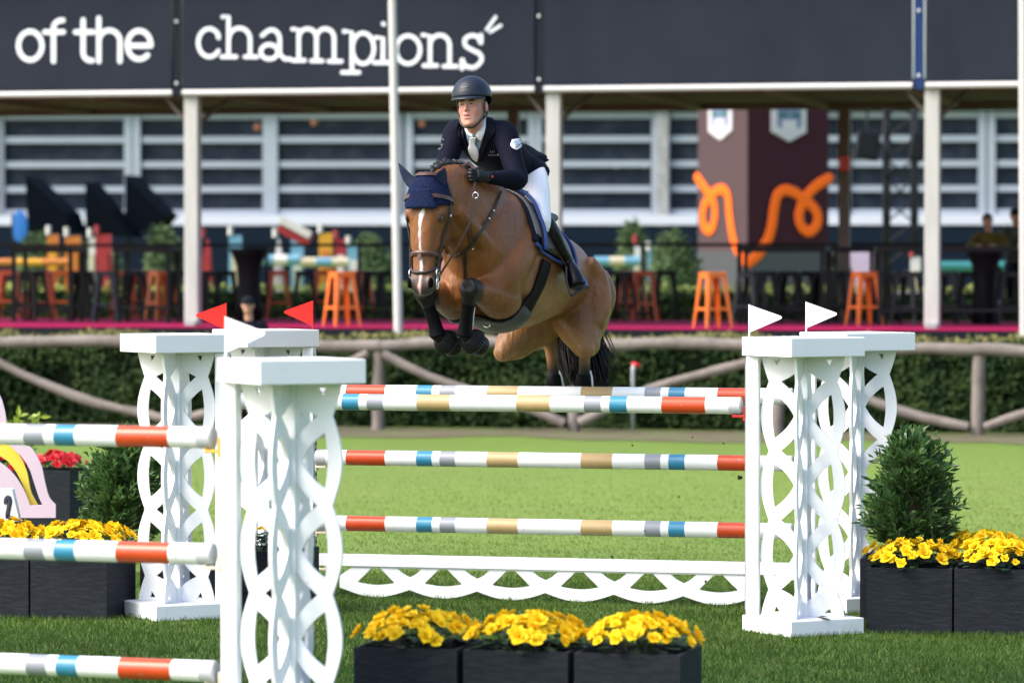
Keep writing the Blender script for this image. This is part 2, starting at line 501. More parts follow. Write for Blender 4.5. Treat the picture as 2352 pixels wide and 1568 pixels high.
# ------------------------------------------------------------------ rustic log fence (zig-zag braces)
BARK = mat('weathered_log', (.215, .19, .17), .85, col2=(.12, .10, .09), scale=3.5, bump=.7, bscale=14, stretch=(1, 1, 1))
FC = -3.6
posts_px = [-60, 405, 868, 1318, 1785, 2245, 2710]
fx = [PF.hit(p, 900, FC).x for p in posts_px]
fe = thing('log_fence', 'rustic fence of weathered round logs with zigzag braces', 'fence', PF.w(0, FC, 0), PF.ang)
def log_pts(a, b, amp, n=9, seed=0):
    rr = random.Random(seed); a, b = V(a), V(b); out = []
    ph = rr.uniform(0, 6)
    for i in range(n):
        t = i / (n - 1); p = a.lerp(b, t)
        p.z += amp * (math.sin(t * 4.2 + ph) - (1 - t) * math.sin(ph) - t * math.sin(4.2 + ph)) + rr.uniform(-.008, .008)
        p.y += amp * .5 * math.sin(t * 3 + ph * 2) - .5 * amp * ((1 - t) * math.sin(ph * 2) + t * math.sin(3 + ph * 2))
        out.append(p)
    return out
for i, x in enumerate(fx):
    r = .085
    m = MB().tube(log_pts((x, 0, -.1), (x + .02, 0, 1.02), .0, 6, i), [r * random.uniform(.92, 1.06) for _ in range(6)], 10)
    part(m, 'post', BARK, fe, local=True, smooth='auto')
for i in range(len(fx) - 1):
    rads = [.083 * random.uniform(.9, 1.1) for _ in range(9)]
    m = MB().tube(log_pts((fx[i] - .06, -.02, 1.09), (fx[i + 1] + .04, -.02, 1.09 + random.uniform(-.03, .03)), .035, 9, 20 + i), rads, 10)
    part(m, 'top_rail', BARK, fe, local=True, smooth='auto')
    up = (i % 2 == 1)
    z0, z1 = (.12, 1.0) if up else (1.0, .12)
    m = MB().tube(log_pts((fx[i] + .1, -.12, z0), (fx[i + 1] - .1, -.12, z1), .09, 9, 40 + i), [.062 * random.uniform(.85, 1.15) for _ in range(9)], 9)
    part(m, 'brace', BARK, fe, local=True, smooth='auto')

# standpipe with red tap in front of the hedge
PIPE = mat('zinc_pipe', (.40, .44, .46), .5, metal=.4)
p0 = PF.hit(1454, 958, -2.85)
sp_ = thing('standpipe', 'thin grey standpipe with red tap beside the hedge', 'pipe', PF.w(p0.x, -2.85, 0))
w0 = PF.w(p0.x, -2.85, 0)
part(MB().tube([w0, w0 + V((0, 0, .78)), w0 + V((.01, 0, .86))], .028, 8), 'pipe', PIPE, sp_, smooth=True)
part(MB().tube([w0 + V((-.02, 0, .86)), w0 + V((.09, 0, .84))], .03, 8), 'tap', RED_PL, sp_, smooth=True)

# ------------------------------------------------------------------ pavilion
POST_W = mat('post_white_wood', (.46, .455, .44), .6, col2=(.37, .36, .345), scale=2, stretch=(4, 4, .5))
CARPET = mat('magenta_carpet', (.36, .010, .080), .95, var=.2, scale=3, spec=.1)
LIP = mat('platform_edge', (.006, .008, .013), .7, spec=.15)
CEIL = mat('brown_soffit', (.034, .024, .022), .85, var=.25, scale=1.5)
REARP = mat('brown_timber', (.12, .095, .082), .7, var=.2)
TUBE_W = mat('white_tube', (.55, .55, .55), .45)
BANNER = mat('slate_canvas', (.0130, .0172, .0280), .8, col2=(.018, .023, .036), scale=1.2, bump=.25, bscale=90, spec=.15)
JOINT = mat('dark_channel', (.010, .013, .020), .7, spec=.15)
JOINT_B = mat('blue_channel', (.010, .030, .115), .6, spec=.2)
LETTER = mat('white_print', (.72, .75, .80), .6)
FLOOR = 1.27
pav = thing('pavilion', 'long open pavilion on a magenta carpeted platform with white posts', 'pavilion', PF.w(0, 0, 0), PF.ang)
part(MB().box((0, 3.2, FLOOR - .06), (26, 6.9, .10)), 'platform', LIP, pav, local=True)
part(MB().box((0, 3.2, FLOOR), (25.9, 6.86, .022)), 'carpet', CARPET, pav, local=True)
part(MB().box((0, 3.2, .55), (25.6, 6.2, 1.1)), 'plinth', LIP, pav, local=True)
zb = PF.hit(1273, 213, 0).z
for px in (443, 1273, 2142):
    q = PF.hit(px, 500, .12)
    part(MB().box((q.x, .12, (zb + FLOOR) / 2 + .02), (.20, .20, zb - FLOOR - .02)), 'post', POST_W, pav, local=True, bevel=.012)
    part(MB().box((q.x, .12, FLOOR + .05), (.15, .3, .07)), 'post_foot', STEEL, pav, local=True)
for px in (-300, 440, 1180, 1940, 2700):
    q = PF.hit(px, 400, 5.9)
    part(MB().box((q.x, 5.9, (zb + FLOOR) / 2), (.16, .16, zb - FLOOR)), 'rear_post', REARP, pav, local=True)
part(MB().box((0, 3.1, zb + .10), (26, 6.2, .08)), 'soffit', CEIL, pav, local=True)
part(MB().box((0, 3.1, zb + 1.95), (26.4, 6.8, .10)), 'roof', LIP, pav, local=True)
part(MB().box((0, 5.9, zb + .02), (26, .14, .10)), 'rear_beam', REARP, pav, local=True)
for i, px in enumerate((443, 1273, 2142)):
    q = PF.hit(px, 400, .3)
    part(MB().bar((q.x - .40, .14, zb + .05), (q.x - .08, .14, zb - .32), .04, .04), 'knee_brace', REARP, pav, local=True)
    part(MB().bar((q.x + .45, .9, zb + .05), (q.x + .1, .2, zb - .38), .05, .05), 'knee_brace', REARP, pav, local=True)
for k in range(14):   # rafters under the soffit
    x = -12.6 + k * 1.94
    part(MB().box((x, 3.1, zb + .02), (.09, 6.0, .08)), 'rafter', REARP, pav, local=True)

def banner(x0, x1, label):
    a = PF.hit(x0, 196, -.02); b = PF.hit(x1, 196, -.02); z0 = (a.z + b.z) / 2
    z0 = zb + .045
    b_ = thing('banner', label, 'banner', PF.w(0, 0, 0), PF.ang, 'dark fascia banners')
    m = MB(); n = 14; gr = []
    for j in range(5):
        z = z0 + .06 + j * (1.72 / 4)
        gr.append([(a.x + (b.x - a.x) * i / n, -.02 - .004 * math.sin(i * 1.7 + j) , z) for i in range(n + 1)])
    m.sheet(gr, .03)
    part(m, 'canvas', BANNER, b_, local=True)
    part(MB().tube([(a.x, -.03, z0), (b.x, -.03, z0)], .046, 10), 'bottom_tube', TUBE_W, b_, local=True, smooth='auto')
    return b_
b1 = banner(-420, 396, 'slate banner at far left reading of the')
b2 = banner(420, 1228, 'slate banner reading champions in white typewriter letters')
b3 = banner(1250, 2096, 'plain slate banner right of the rider, without lettering')
b4 = banner(2126, 2560, 'plain slate banner at the right edge beyond the blue joint')
for px, mt in ((407, JOINT), (1239, JOINT), (2111, JOINT_B)):
    q = PF.hit(px, 100, 0)
    c = part(MB().box((q.x, .0, zb + .92), (.125, .05, 1.85)), 'joint_channel', mt, pav, local=True)
    for dz in (.18, 1.05):
        part(MB().lathe([(.001, -.035), (.028, -.035), (.03, -.02)], 10, (q.x, 0, 0), axis='Z').mesh('bolt', Matrix.Translation((0, 0, 0))) if False else
             MB().box((q.x, -.035, zb + dz), (.045, .02, .045)), 'bolt', TUBE_W, pav, local=True, bevel=.01)

# lettering: round-ended strokes lying on the canvas
def A(cx, cy, rx, ry, a0, a1, n=16):
    return [(cx + rx * math.cos(R(a0 + (a1 - a0) * i / n)), cy - ry * math.sin(R(a0 + (a1 - a0) * i / n))) for i in range(n + 1)]
GLYPHS1 = {
 'letter_o': [A(134, 203, 52, 63, 0, 360, 24)], 'letter_f': [[(237, 272), (237, 125)] + A(275, 125, 38, 34, 180, 85, 6), [(198, 143), (280, 143)]],
 'letter_t': [[(368, 90), (368, 235)] + A(405, 235, 37, 34, 180, 275, 6), [(334, 143), (412, 143)]],
 'letter_h': [[(437, 82), (437, 272)], [(437, 200)] + A(484, 185, 47, 50, 180, 0, 10) + [(530, 272)]],
 'letter_e': [[(565, 203), (667, 203)], A(615, 200, 52, 63, 0, 315, 20)]}
GLYPHS2 = {
 'letter_c': [A(925, 190, 49, 62, 35, 325, 20), [(962, 152), (966, 168)]],
 'letter_h': [[(985, 76), (1010, 72), (1010, 250)], [(980, 252), (1044, 252)], [(1010, 185)] + A(1058, 175, 47, 50, 180, 0, 10) + [(1105, 252)], [(1082, 252), (1136, 252)]],
 'letter_a': [A(1190, 230, 38, 32, 0, 360, 18), [(1158, 158)] + A(1200, 175, 36, 42, 130, 0, 8) + [(1236, 240), (1258, 262), (1282, 262)]],
 'letter_m': [[(1293, 130), (1320, 132), (1320, 265)], [(1293, 268), (1346, 268)], [(1320, 175)] + A(1359, 168, 39, 40, 180, 0, 8) + [(1398, 268)], [(1376, 270), (1424, 270)],
              [(1398, 175)] + A(1437, 168, 39, 40, 180, 0, 8) + [(1476, 270)], [(1452, 272), (1508, 272)]],
 'letter_p': [[(1520, 140), (1555, 142), (1555, 318)], [(1512, 321), (1586, 321)], A(1604, 215, 48, 68, 0, 360, 20)],
 'letter_i': [[(1660, 168), (1692, 168), (1692, 275)], [(1652, 278), (1722, 278)], [(1693, 106), (1696, 108)]],
 'letter_o': [A(1803, 221, 53, 62, 0, 360, 22)],
 'letter_n': [[(1868, 156), (1900, 160), (1900, 288)], [(1872, 291), (1930, 291)], [(1900, 205)] + A(1943, 200, 43, 44, 180, 0, 9) + [(1986, 292)], [(1960, 294), (2018, 294)]],
 'letter_s': [[tuple(q) for q in crv([(2122, 188), (2112, 166), (2085, 158), (2056, 172), (2056, 202), (2086, 222), (2120, 240), (2126, 270), (2096, 298), (2056, 292), (2044, 266)], 4)], [(2125, 156), (2125, 190)], [(2041, 266), (2041, 304)]],
 'accent_mark': [[(2150, 132), (2190, 76)], [(2165, 142), (2212, 114)]]}
def letters(parent, glyphs, wid):
    for nm, strokes in glyphs.items():
        m = MB()
        for k, st in enumerate(strokes):
            pts = [PF.hit(x * .52, y * .52, -.050 - .0012 * k) for x, y in st]
            r = wid * .52 / 167 / 2 * .76
            w_ = r if nm != 'accent_mark' else r * .75
            m.tube(pts, w_, 10, sq=(1, .22) if False else None, up=(0, 1, 0))
            for e in (pts[0], pts[-1]): m.ball(e, w_, 10)
        me_ = m.mesh(nm)
        # press flat against the canvas
        for v_ in me_.vertices: v_.co.y = -.056 + (v_.co.y + .050) * .03
        link(nm, me_, LETTER, parent, False)
letters(b1, GLYPHS1, 31); letters(b2, GLYPHS2, 25)

# railing, tables, stools on the platform
BLACK = mat('black_metal', (.0045, .0055, .008), .55, spec=.2)
GREYM = mat('charcoal_metal', (.020, .027, .036), .5, spec=.3)
ORANGE = mat('orange_metal', (.78, .17, .022), .4, var=.08)
RUST = mat('deep_orange_metal', (.46, .06, .014), .45, var=.1)
rl = thing('railing', 'black metal railing along the back of the platform', 'railing', PF.w(0, 6.3, FLOOR), PF.ang)
zr = PF.hit(1700, 562, 6.3).z - FLOOR
for z in (zr, .12):
    part(MB().box((0, 0, z), (24, .05, .05)), 'rail', BLACK, rl, local=True)
for k in range(17):
    part(MB().box((-12 + k * 1.5, 0, zr / 2), (.045, .045, zr - .05)), 'post', BLACK, rl, local=True)

def stool_proto(mt):
    t = thing('bar_stool', '', 'stool', (0, 0, 0))
    h = .76
    part(MB().box((0, 0, h - .012), (.30, .30, .024)), 'seat', mt, t, local=True, bevel=.02)
    for sx in (-1, 1):
        for sy in (-1, 1):
            a = V((sx * .135, sy * .135, h - .02)); b = V((sx * .205, sy * .205, 0))
            m = MB()
            rr = []
            for p, w_ in ((a, .075), (b, .034)):
                rr.append([p + V((-sx * w_, 0, 0)), p, p + V((0, -sy * w_, 0)), p + V((0, -sy * w_, 0)) + V((-sx * .006, 0, 0)), p + V((-sx * .007, -sy * .007, 0)), p + V((-sx * w_, -sy * .006, 0))])
            m.rings(rr)
            part(m, 'leg', mt, t, local=True)
    for sx, sy in ((1, 0), (-1, 0), (0, 1), (0, -1)):
        if sx: a, b = V((sx * .178, -.178, .26)), V((sx * .178, .178, .26))
        else: a, b = V((-.178, sy * .178, .26)), V((.178, sy * .178, .26))
        part(MB().bar(a, b, .008, .035), 'foot_bar', mt, t, local=True)
        a2, b2 = (V((sx * .142, -.12, h - .05)), V((sx * .142, .12, h - .05))) if sx else (V((-.12, sy * .142, h - .05)), V((.12, sy * .142, h - .05)))
        part(MB().bar(a2, b2, .006, .05), 'apron', mt, t, local=True)
    return t
protos = {}
def floor_hit(px, py):
    d_ = ray(px, py); t = (FLOOR + .012 - CAM_H) / d_.z
    return CAMO + d_ * t
def stool(px, py, kind, label, rz=None):
    w = floor_hit(px, py)
    mt = {'o': ORANGE, 'r': RUST, 'k': BLACK, 'g': GREYM}[kind]
    if kind not in protos:
        t = stool_proto(mt); protos[kind] = t
    else: t = copy_tree(protos[kind])
    t.location = w; t.rotation_euler = (0, 0, PF.ang + (random.uniform(-.35, .35) if rz is None else rz))
    t['label'] = label; t['group'] = 'bar stools on the platform'
STOOLS = [
 (785, 749, 'o', 'bright orange bar stool nearest the white flagpole', .72), (1637, 753, 'o', 'bright orange bar stool in front of the maroon tower', .66),
 (1985, 747, 'o', 'orange bar stool under the speaker tower at right', .6), (372, 735, 'o', 'orange bar stool just left of the left white post', .8),
 (140, 730, 'o', 'orange bar stool below the orange jump wings at far left', None), (22, 728, 'r', 'deep orange bar stool at the left edge', None),
 (640, 733, 'r', 'deep orange bar stool behind the seated table, left of the flagpole', None), (1482, 737, 'r', 'deep orange bar stool right of the horse tail', None),
 (245, 740, 'g', 'charcoal bar stool right of the leftmost orange stool', None), (75, 738, 'k', 'black bar stool second from the left edge', None),
 (310, 734, 'k', 'black bar stool next to the orange stool by the left post', None), (415, 737, 'k', 'black bar stool touching the left white post', None),
 (700, 736, 'k', 'black bar stool between the two orange stools left of the flagpole', None), (858, 735, 'k', 'black bar stool immediately left of the flagpole', None),
 (1425, 738, 'k', 'black bar stool closest to the horse tail', None), (1530, 737, 'k', 'black bar stool right of the deep orange stool by the horse', None),
 (1722, 745, 'g', 'charcoal bar stool right of the bright orange one at the tower', None), (1815, 742, 'k', 'black bar stool below the maroon tower centre', None),
 (1890, 742, 'k', 'black bar stool below the right edge of the maroon tower', None), (2085, 746, 'g', 'charcoal bar stool just left of the right white post', None),
 (2225, 744, 'k', 'black bar stool right of the right white post', None), (2318, 745, 'g', 'charcoal bar stool at the right edge under the table', None)]
STOOLS += [(95, 735, 'r', 'deep orange bar stool under the left edge table', None), (190, 736, 'k', 'black bar stool between the two leftmost orange stools', None), (285, 731, 'r', 'deep orange bar stool behind the charcoal stool at left', None),
 (335, 731, 'r', 'deep orange bar stool half hidden behind the orange one by the left post', None), (470, 737, 'k', 'black bar stool just right of the left white post', None), (520, 735, 'k', 'black bar stool left of the covered table', None),
 (745, 730, 'r', 'deep orange bar stool behind the brightest orange stool', None), (825, 732, 'r', 'deep orange bar stool between bright orange stool and flagpole', None), (888, 736, 'k', 'black bar stool half behind the flagpole', None),
 (1452, 733, 'r', 'deep orange bar stool nearest the horse tail', None), (1765, 739, 'k', 'black bar stool behind the charcoal one at the tower', None), (1850, 738, 'k', 'black bar stool between the two black ones under the tower', None),
 (1930, 740, 'k', 'black bar stool at the brown rear post', None), (2030, 742, 'k', 'black bar stool between orange stool and charcoal stool at right', None), (2180, 741, 'g', 'charcoal bar stool right beside the right white post', None)]
for s_ in STOOLS: stool(*s_)

def bar_table(px, py, wx, wy, label, h=1.08, cover=False):
    w = floor_hit(px, py)
    t = thing('bar_table', label, 'table', w, PF.ang, 'high bar tables')
    if cover:
        m = MB(); prof = [(.20, .0), (.185, .3), (.175, .6), (.19, .85), (.27, h - .05), (.30, h)]
        m.lathe(prof, 16); part(m, 'stretch_cover', BLACK, t, local=True, smooth=True)
        part(MB().lathe([(.33, h + .001), (.335, h + .012), (.33, h + .025)], 20), 'table_top', BLACK, t, local=True)
        return
    part(MB().box((0, 0, h), (wx, wy, .08)), 'table_top', BLACK, t, local=True, bevel=.006)
    for sx in (-1, 1):
        for sy in (-1, 1):
            part(MB().box((sx * (wx / 2 - .05), sy * (wy / 2 - .05), (h - .03) / 2), (.055, .055, h - .03)), 'leg', BLACK, t, local=True)
    for sy in (-1, 1): part(MB().box((0, sy * (wy / 2 - .05), .22), (wx - .12, .03, .04)), 'stretcher', BLACK, t, local=True)
bar_table(572, 738, 1, 1, 'round bar table in a black stretch cover behind the steward', cover=True)
bar_table(110, 738, 1.0, .6, 'black high table at the left edge of the platform')
bar_table(340, 740, .9, .6, 'black high table left of the left white post')
bar_table(1800, 744, 1.3, .6, 'black high table in front of the maroon tower')
bar_table(1960, 742, .7, .6, 'black high table left of the speaker tower legs')
bar_table(2262, 744, 1, 1, 'round bar table in a black stretch cover beside the man in olive', cover=True)
bar_table(2190, 748, 2.1, .7, 'long black high table where two people lean at right')

# ------------------------------------------------------------------ flagpoles
FPOLE = mat('white_flagpole', (.52, .515, .50), .5, var=.08)
for px0, px1, py1, Y, lb in ((900, 915, 775, 53.3, 'white flagpole passing in front of the champions banner'), (2349, 2353, 800, 52.2, 'white flagpole cut by the right edge of the picture')):
    a = at(px1, py1, Y); b = at(px0, -60, Y)
    d_ = (b - a).normalized(); a = a - d_ * (a.z / d_.z)
    o = part(MB().tube([a, b + d_ * 1.5], [.064, .054], 14), 'flagpole', FPOLE, None, smooth='auto')
    tag(o, lb, 'flagpole', 'flagpoles')

# low hedge and shrubs on the terrace behind the pavilion
th = thing('hedge', 'low dark hedge with pale green top behind the stools', 'hedge', PF.w(0, 9.5, 1.12), PF.ang)
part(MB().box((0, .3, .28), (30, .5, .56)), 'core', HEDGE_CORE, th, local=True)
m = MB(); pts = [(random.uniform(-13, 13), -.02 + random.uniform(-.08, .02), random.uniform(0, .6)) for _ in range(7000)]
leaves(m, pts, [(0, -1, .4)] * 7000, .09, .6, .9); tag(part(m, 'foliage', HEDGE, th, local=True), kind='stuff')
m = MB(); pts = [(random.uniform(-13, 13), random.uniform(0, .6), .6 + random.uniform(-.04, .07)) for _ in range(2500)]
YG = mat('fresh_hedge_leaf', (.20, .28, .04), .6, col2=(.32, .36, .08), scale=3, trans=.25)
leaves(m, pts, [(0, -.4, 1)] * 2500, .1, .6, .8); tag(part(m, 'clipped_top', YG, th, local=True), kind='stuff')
SHRUB = mat('distant_shrub_leaf', (.085, .140, .062), .85, col2=(.125, .180, .085), scale=.8, trans=.2, spec=.1)
def shrub(px, pyt, Y, wpx, label, mt=SHRUB, n=1700):
    s = FOC / Y; w = wpx / s; top = at(px, pyt, Y); base = V((top.x, Y, 1.12)); h = top.z - 1.12
    t = thing('shrub', label, 'shrub', base, 0, 'shrubs on the terrace')
    part(MB().tube([base, base + V((.05, 0, h * .5))], [.05, .02], 6), 'stem', TWIG, t)
    m = MB(); pts = []; nor = []
    for i in range(n):
        a = random.uniform(0, 6.283); e = random.uniform(-.35, 1.57)
        rr = (.72 + .28 * random.random()) * (1 + .14 * math.sin(a * 3 + e * 4))
        p = V((math.cos(a) * math.cos(e) * w / 2, math.sin(a) * math.cos(e) * w / 2, math.sin(e) * h * .55)) * rr
        pts.append(base + V((0, 0, h * .45)) + p); nor.append(p.normalized())
    leaves(m, pts, nor, .11, .6, .7)
    tag(part(m, 'foliage', mt, t), kind='stuff')
for a in ((375, 528, 72, 100, 'round green shrub left of the left white post'), (845, 548, 74, 110, 'round green shrub behind the flagpole'),
          (1545, 540, 68, 120, 'loose green shrub between horse and maroon tower'), (1455, 520, 74, 90, 'darker shrub just right of the rider'),
          (90, 545, 72, 130, 'wide shrub behind the orange jump at far left'), (225, 560, 74, 120, 'shrub behind the red jump wing'), (1925, 590, 70, 60, 'small shrub at the right foot of the maroon tower')):
    shrub(*a)
# ------------------------------------------------------------------ glazed grandstand
GF = Frame((0, 105), R(-3))
SFR = mat('stand_frame_white', (.29, .335, .39), .5, var=.08, scale=1)
SBAND = mat('stand_white_band', (.52, .55, .62), .5)
SNAVY = mat('stand_navy_wall', (.0035, .009, .021), .7, spec=.1)
def glass_mat():
    m = mat('stand_glass', (.010, .017, .029), .4, col2=(.038, .046, .062), scale=1.1, stretch=(1.6, 1, 2.2), contrast=(.45, .8), spec=.15)
    return m
SGL = glass_mat()
gs = thing('grandstand', 'long glazed grandstand with pale frames and navy base wall', 'building', GF.w(0, 0, 0), GF.ang)
gx = lambda px, c=0: GF.hit(px, 400, c).x
gz = lambda py, c=0: GF.hit(1176, py, c).z
zt = gz(150)
part(MB().box((0, 3.2, zt / 2), (46, 6, zt)), 'wall', SNAVY, gs, local=True)
part(MB().box((0, -.15, (gz(251) + zt) / 2), (46, .5, zt - gz(251))), 'fascia', mat('stand_fascia', (.33, .40, .40), .6), gs, local=True)
panels = [(-330, -10), (12, 285), (325, 603), (640, 905), (950, 1212), (1246, 1495), (1540, 1680), (1700, 1925), (1955, 2245), (2287, 2560)]
rows = [266, 320, 377, 434, 494]
for i, (a, b) in enumerate(panels):
    xa, xb = gx(a), gx(b)
    w_ = thing('x', 'x', 'x') if False else None
    fr = MB()
    for j, r in enumerate(rows):
        hh = .17 if j < 4 else .30
        fr.box(((xa + xb) / 2, 0, gz(r)), (xb - xa, .12, hh))
    fo = part(fr, 'frame', SFR, gs, local=True)
    for j in range(4):
        z1, z0 = gz(rows[j]), gz(rows[j + 1])
        part(MB().box(((xa + xb) / 2, .12, (z0 + z1) / 2), (xb - xa, .04, z1 - z0 - .1)), 'window', SGL, gs, local=True)
    for x in (xa - .12, xb + .12):
        part(MB().box((x, -.02, (gz(258) + gz(505)) / 2), (.20, .2, gz(258) - gz(505))), 'mullion', SFR, gs, local=True)
part(MB().box((0, -.25, gz(506)), (46, .5, .26)), 'sill_band', SBAND, gs, local=True)
part(MB().box((gx(1522), -.1, (gz(258) + gz(520)) / 2), (.3, .3, gz(258) - gz(520))), 'column', mat('grey_column', (.35, .36, .36), .8, var=.5, scale=4), gs, local=True)
# seat rows and warm spots seen through the glass
for px, py in ((720, 281), (968, 284), (590, 292), (1480, 378), (1415, 378), (2100, 385)):
    p = GF.hit(px, py, -.02)
    part(MB().ball((p.x, .09, p.z), .10, 10), 'lamp_globe', mat('amber_glass', (.55, .22, .12), .3) if 'amber_glass' not in MATS else MATS['amber_glass'], gs, local=True, smooth=True)

# ------------------------------------------------------------------ maroon tower with orange line
TW_Y = 82.0
tc0 = at(1718, 400, TW_Y)
T1 = Frame((tc0.x, tc0.y), R(30))        # face turned right
T2 = Frame((tc0.x, tc0.y), R(120))       # face turned left, towards the sun
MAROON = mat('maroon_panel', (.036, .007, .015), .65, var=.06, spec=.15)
MAROON_LIT = mat('maroon_panel_lit', (.066, .040, .046), .65, var=.06, spec=.15)  # sunlight on the left face painted in as a paler maroon
OLINE = mat('orange_line', (.85, .13, .012), .6, spec=.1)
CREST = mat('crest_white', (.46, .43, .48), .6)
CREST_G = mat('crest_green', (.01, .10, .075), .5)
CREST_B = mat('crest_blue', (.12, .15, .28), .5)
ztop = at(1718, 200, TW_Y).z
x1 = T1.hit(1903, 400, 0).x; x2 = T2.hit(1604, 400, 0).x
tw = thing('display_tower', 'maroon display tower with orange squiggle and white shield crests', 'tower', (tc0.x, tc0.y, 1.12), 0)
foot = [T1.w(0, 0, 0), T1.w(x1, 0, 0), T1.w(x1, 0, 0) + (T2.w(x2, 0, 0) - T2.o), T2.w(x2, 0, 0)]
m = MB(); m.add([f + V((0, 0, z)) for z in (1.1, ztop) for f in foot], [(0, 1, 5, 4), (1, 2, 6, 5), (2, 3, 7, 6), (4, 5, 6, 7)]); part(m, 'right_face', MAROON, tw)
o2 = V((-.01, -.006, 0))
m = MB(); m.add([foot[0] + o2 + V((0, 0, 1.1)), foot[3] + o2 + V((0, 0, 1.1)), foot[3] + o2 + V((0, 0, ztop)), foot[0] + o2 + V((0, 0, ztop))], [(3, 2, 1, 0)]); part(m, 'left_face', MAROON_LIT, tw)
TGREY = mat('tower_foot', (.04, .042, .05), .6)
zg = at(1718, 575, TW_Y).z
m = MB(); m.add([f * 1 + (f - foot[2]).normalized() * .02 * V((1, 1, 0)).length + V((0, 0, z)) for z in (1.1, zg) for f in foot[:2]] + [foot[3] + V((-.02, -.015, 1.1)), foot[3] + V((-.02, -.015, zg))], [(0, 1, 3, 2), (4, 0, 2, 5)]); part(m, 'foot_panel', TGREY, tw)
sq = [(50, 690), (110, 770), (165, 850), (200, 930), (205, 1030), (185, 1120), (150, 1150), (110, 1110), (100, 1020), (115, 930), (170, 850), (230, 800), (285, 800), (320, 860), (330, 1000), (350, 1150), (380, 1280), (430, 1370), (478, 1432)]
sq2 = [(478, 1432), (560, 1370), (610, 1300), (660, 1210), (690, 1100), (710, 950), (740, 840), (810, 800), (900, 830), (960, 880), (1030, 930), (1080, 1000), (1085, 1080), (1050, 1140), (1000, 1160), (950, 1120), (925, 1040), (940, 950), (1000, 840), (1080, 760), (1185, 695)]
def line_on(fr, pts, wid):
    m = MB(); L_ = []
    for q in crv(pts, 4):
        px, py = (1690 + q[0] * .2807) * .9408, (240 + q[1] * .2806) * .9408
        h_ = fr.hit(px, py, 0); L_.append(h_)
    m.tube(L_, wid, 8, up=(0, 1, 0)); m.ball(L_[0], wid, 8); m.ball(L_[-1], wid, 8)
    sgn = -1
    me_ = m.mesh('orange_line')
    return me_
for fr, pts, sg in ((T2, sq, 1), (T1, sq2, -1)):
    me_ = line_on(fr, pts, .115)
    for v_ in me_.vertices: v_.co.y = sg * .03 + v_.co.y * .05
    me_.transform(fr.M); me_.transform(THINGS[tw]); me_.update()
    link('orange_line', me_, OLINE, tw, True)
for fr, px, py, wpx, sg in ((T2, 1658, 280, 54, 1), (T1, 1810, 280, 78, -1)):
    a = fr.hit(px - wpx / 2, 246, 0); b = fr.hit(px + wpx / 2, 246, 0); w_ = abs(b.x - a.x); cx = (a.x + b.x) / 2; z1 = a.z; H_ = .72
    shp = [(-.5, 0), (.5, 0), (.5, -.72), (0, -1), (-.5, -.72)]
    def shield(k, off, mt, nm, dz=0):
        m = MB(); P_ = [(cx + x * w_ * k, sg * off, z1 + dz - .0 + z * H_ * k - (1 - k) * .25) for x, z in shp]
        Q_ = [(x, sg * .001, z) for x, y, z in P_]
        m.add(P_ + Q_, [(0, 1, 2, 3, 4), (9, 8, 7, 6, 5)] + [(i, 5 + i, 5 + (i + 1) % 5, (i + 1) % 5) for i in range(5)])
        me_ = m.mesh(nm); me_.transform(fr.M); me_.transform(THINGS[tw]); link(nm, me_, mt, tw)
    shield(1.0, .05, CREST, 'crest')
    shield(.70, .056, CREST_B, 'crest_field', .04)
    shield(.42, .062, CREST, 'crest_device', -.12)
    m = MB()
    for sx in (-.2, .2): m.box((cx + sx * w_, sg * .062, z1 - .16), (w_ * .26, .01, .08))
    me_ = m.mesh('crest_bar'); me_.transform(fr.M); me_.transform(THINGS[tw]); link('crest_bar', me_, CREST_G, tw)

# red sign box on the rear post of the pavilion
q = PF.hit(1940, 376, 5.78)
tag(part(MB().box(PF.w(q.x, 5.76, q.z), (.16, .10, .22), Matrix.Rotation(PF.ang, 3, 'Z')), 'fire_box', RED_PL, None, bevel=.01), 'small red box fixed high on the brown rear post', 'box')

# ------------------------------------------------------------------ truss tower with loudspeakers
TR_Y = 74.0
ta, tb = at(2032, 560, TR_Y), at(2096, 560, TR_Y); tz = at(2050, 225, TR_Y).z
tr = thing('truss_tower', 'black lattice truss tower behind the right of the pavilion', 'tower', (ta.x, TR_Y, 1.12))
cs = [V((ta.x, TR_Y, 0)), V((tb.x, TR_Y, 0)), V((tb.x + .12, TR_Y + .55, 0)), V((ta.x + .12, TR_Y + .55, 0))]
for c in cs: part(MB().tube([c + V((0, 0, 1.12)), c + V((0, 0, tz))], .045, 8), 'chord', BLACK, tr, smooth=True)
for k in range(11):
    z0 = 1.3 + k * .40
    for a in range(4):
        p, q = cs[a], cs[(a + 1) % 4]
        part(MB().tube([p + V((0, 0, z0)), q + V((0, 0, z0 + .4))], .018, 5), 'lacing', BLACK, tr)
part(MB().box(((ta.x + tb.x) / 2, TR_Y + .2, tz), (1.9, .12, .12)), 'cross_arm', BLACK, tr)
for px, py, w_, lb in ((1992, 336, .42, 'black loudspeaker on the left arm of the truss tower'), (2107, 338, .26, 'black loudspeaker on the right side of the truss tower')):
    c = at(px, py, TR_Y - .3); zc = c.z
    sp_ = thing('loudspeaker', lb, 'loudspeaker', c, 0, 'loudspeakers on the truss')
    part(MB().box(c, (w_, .4, .52), Matrix.Rotation(R(8), 3, 'Y')), 'cabinet', BLACK, sp_, bevel=.02)
    part(MB().box(c + V((0, -.215, 0)), (w_ * .8, .02, .42), Matrix.Rotation(R(8), 3, 'Y')), 'grille', BLACK, sp_)
    part(MB().tube([c + V((0, 0, .2)), c + V((.0, .1, tz - zc))], .025, 6), 'bracket', BLACK, sp_)

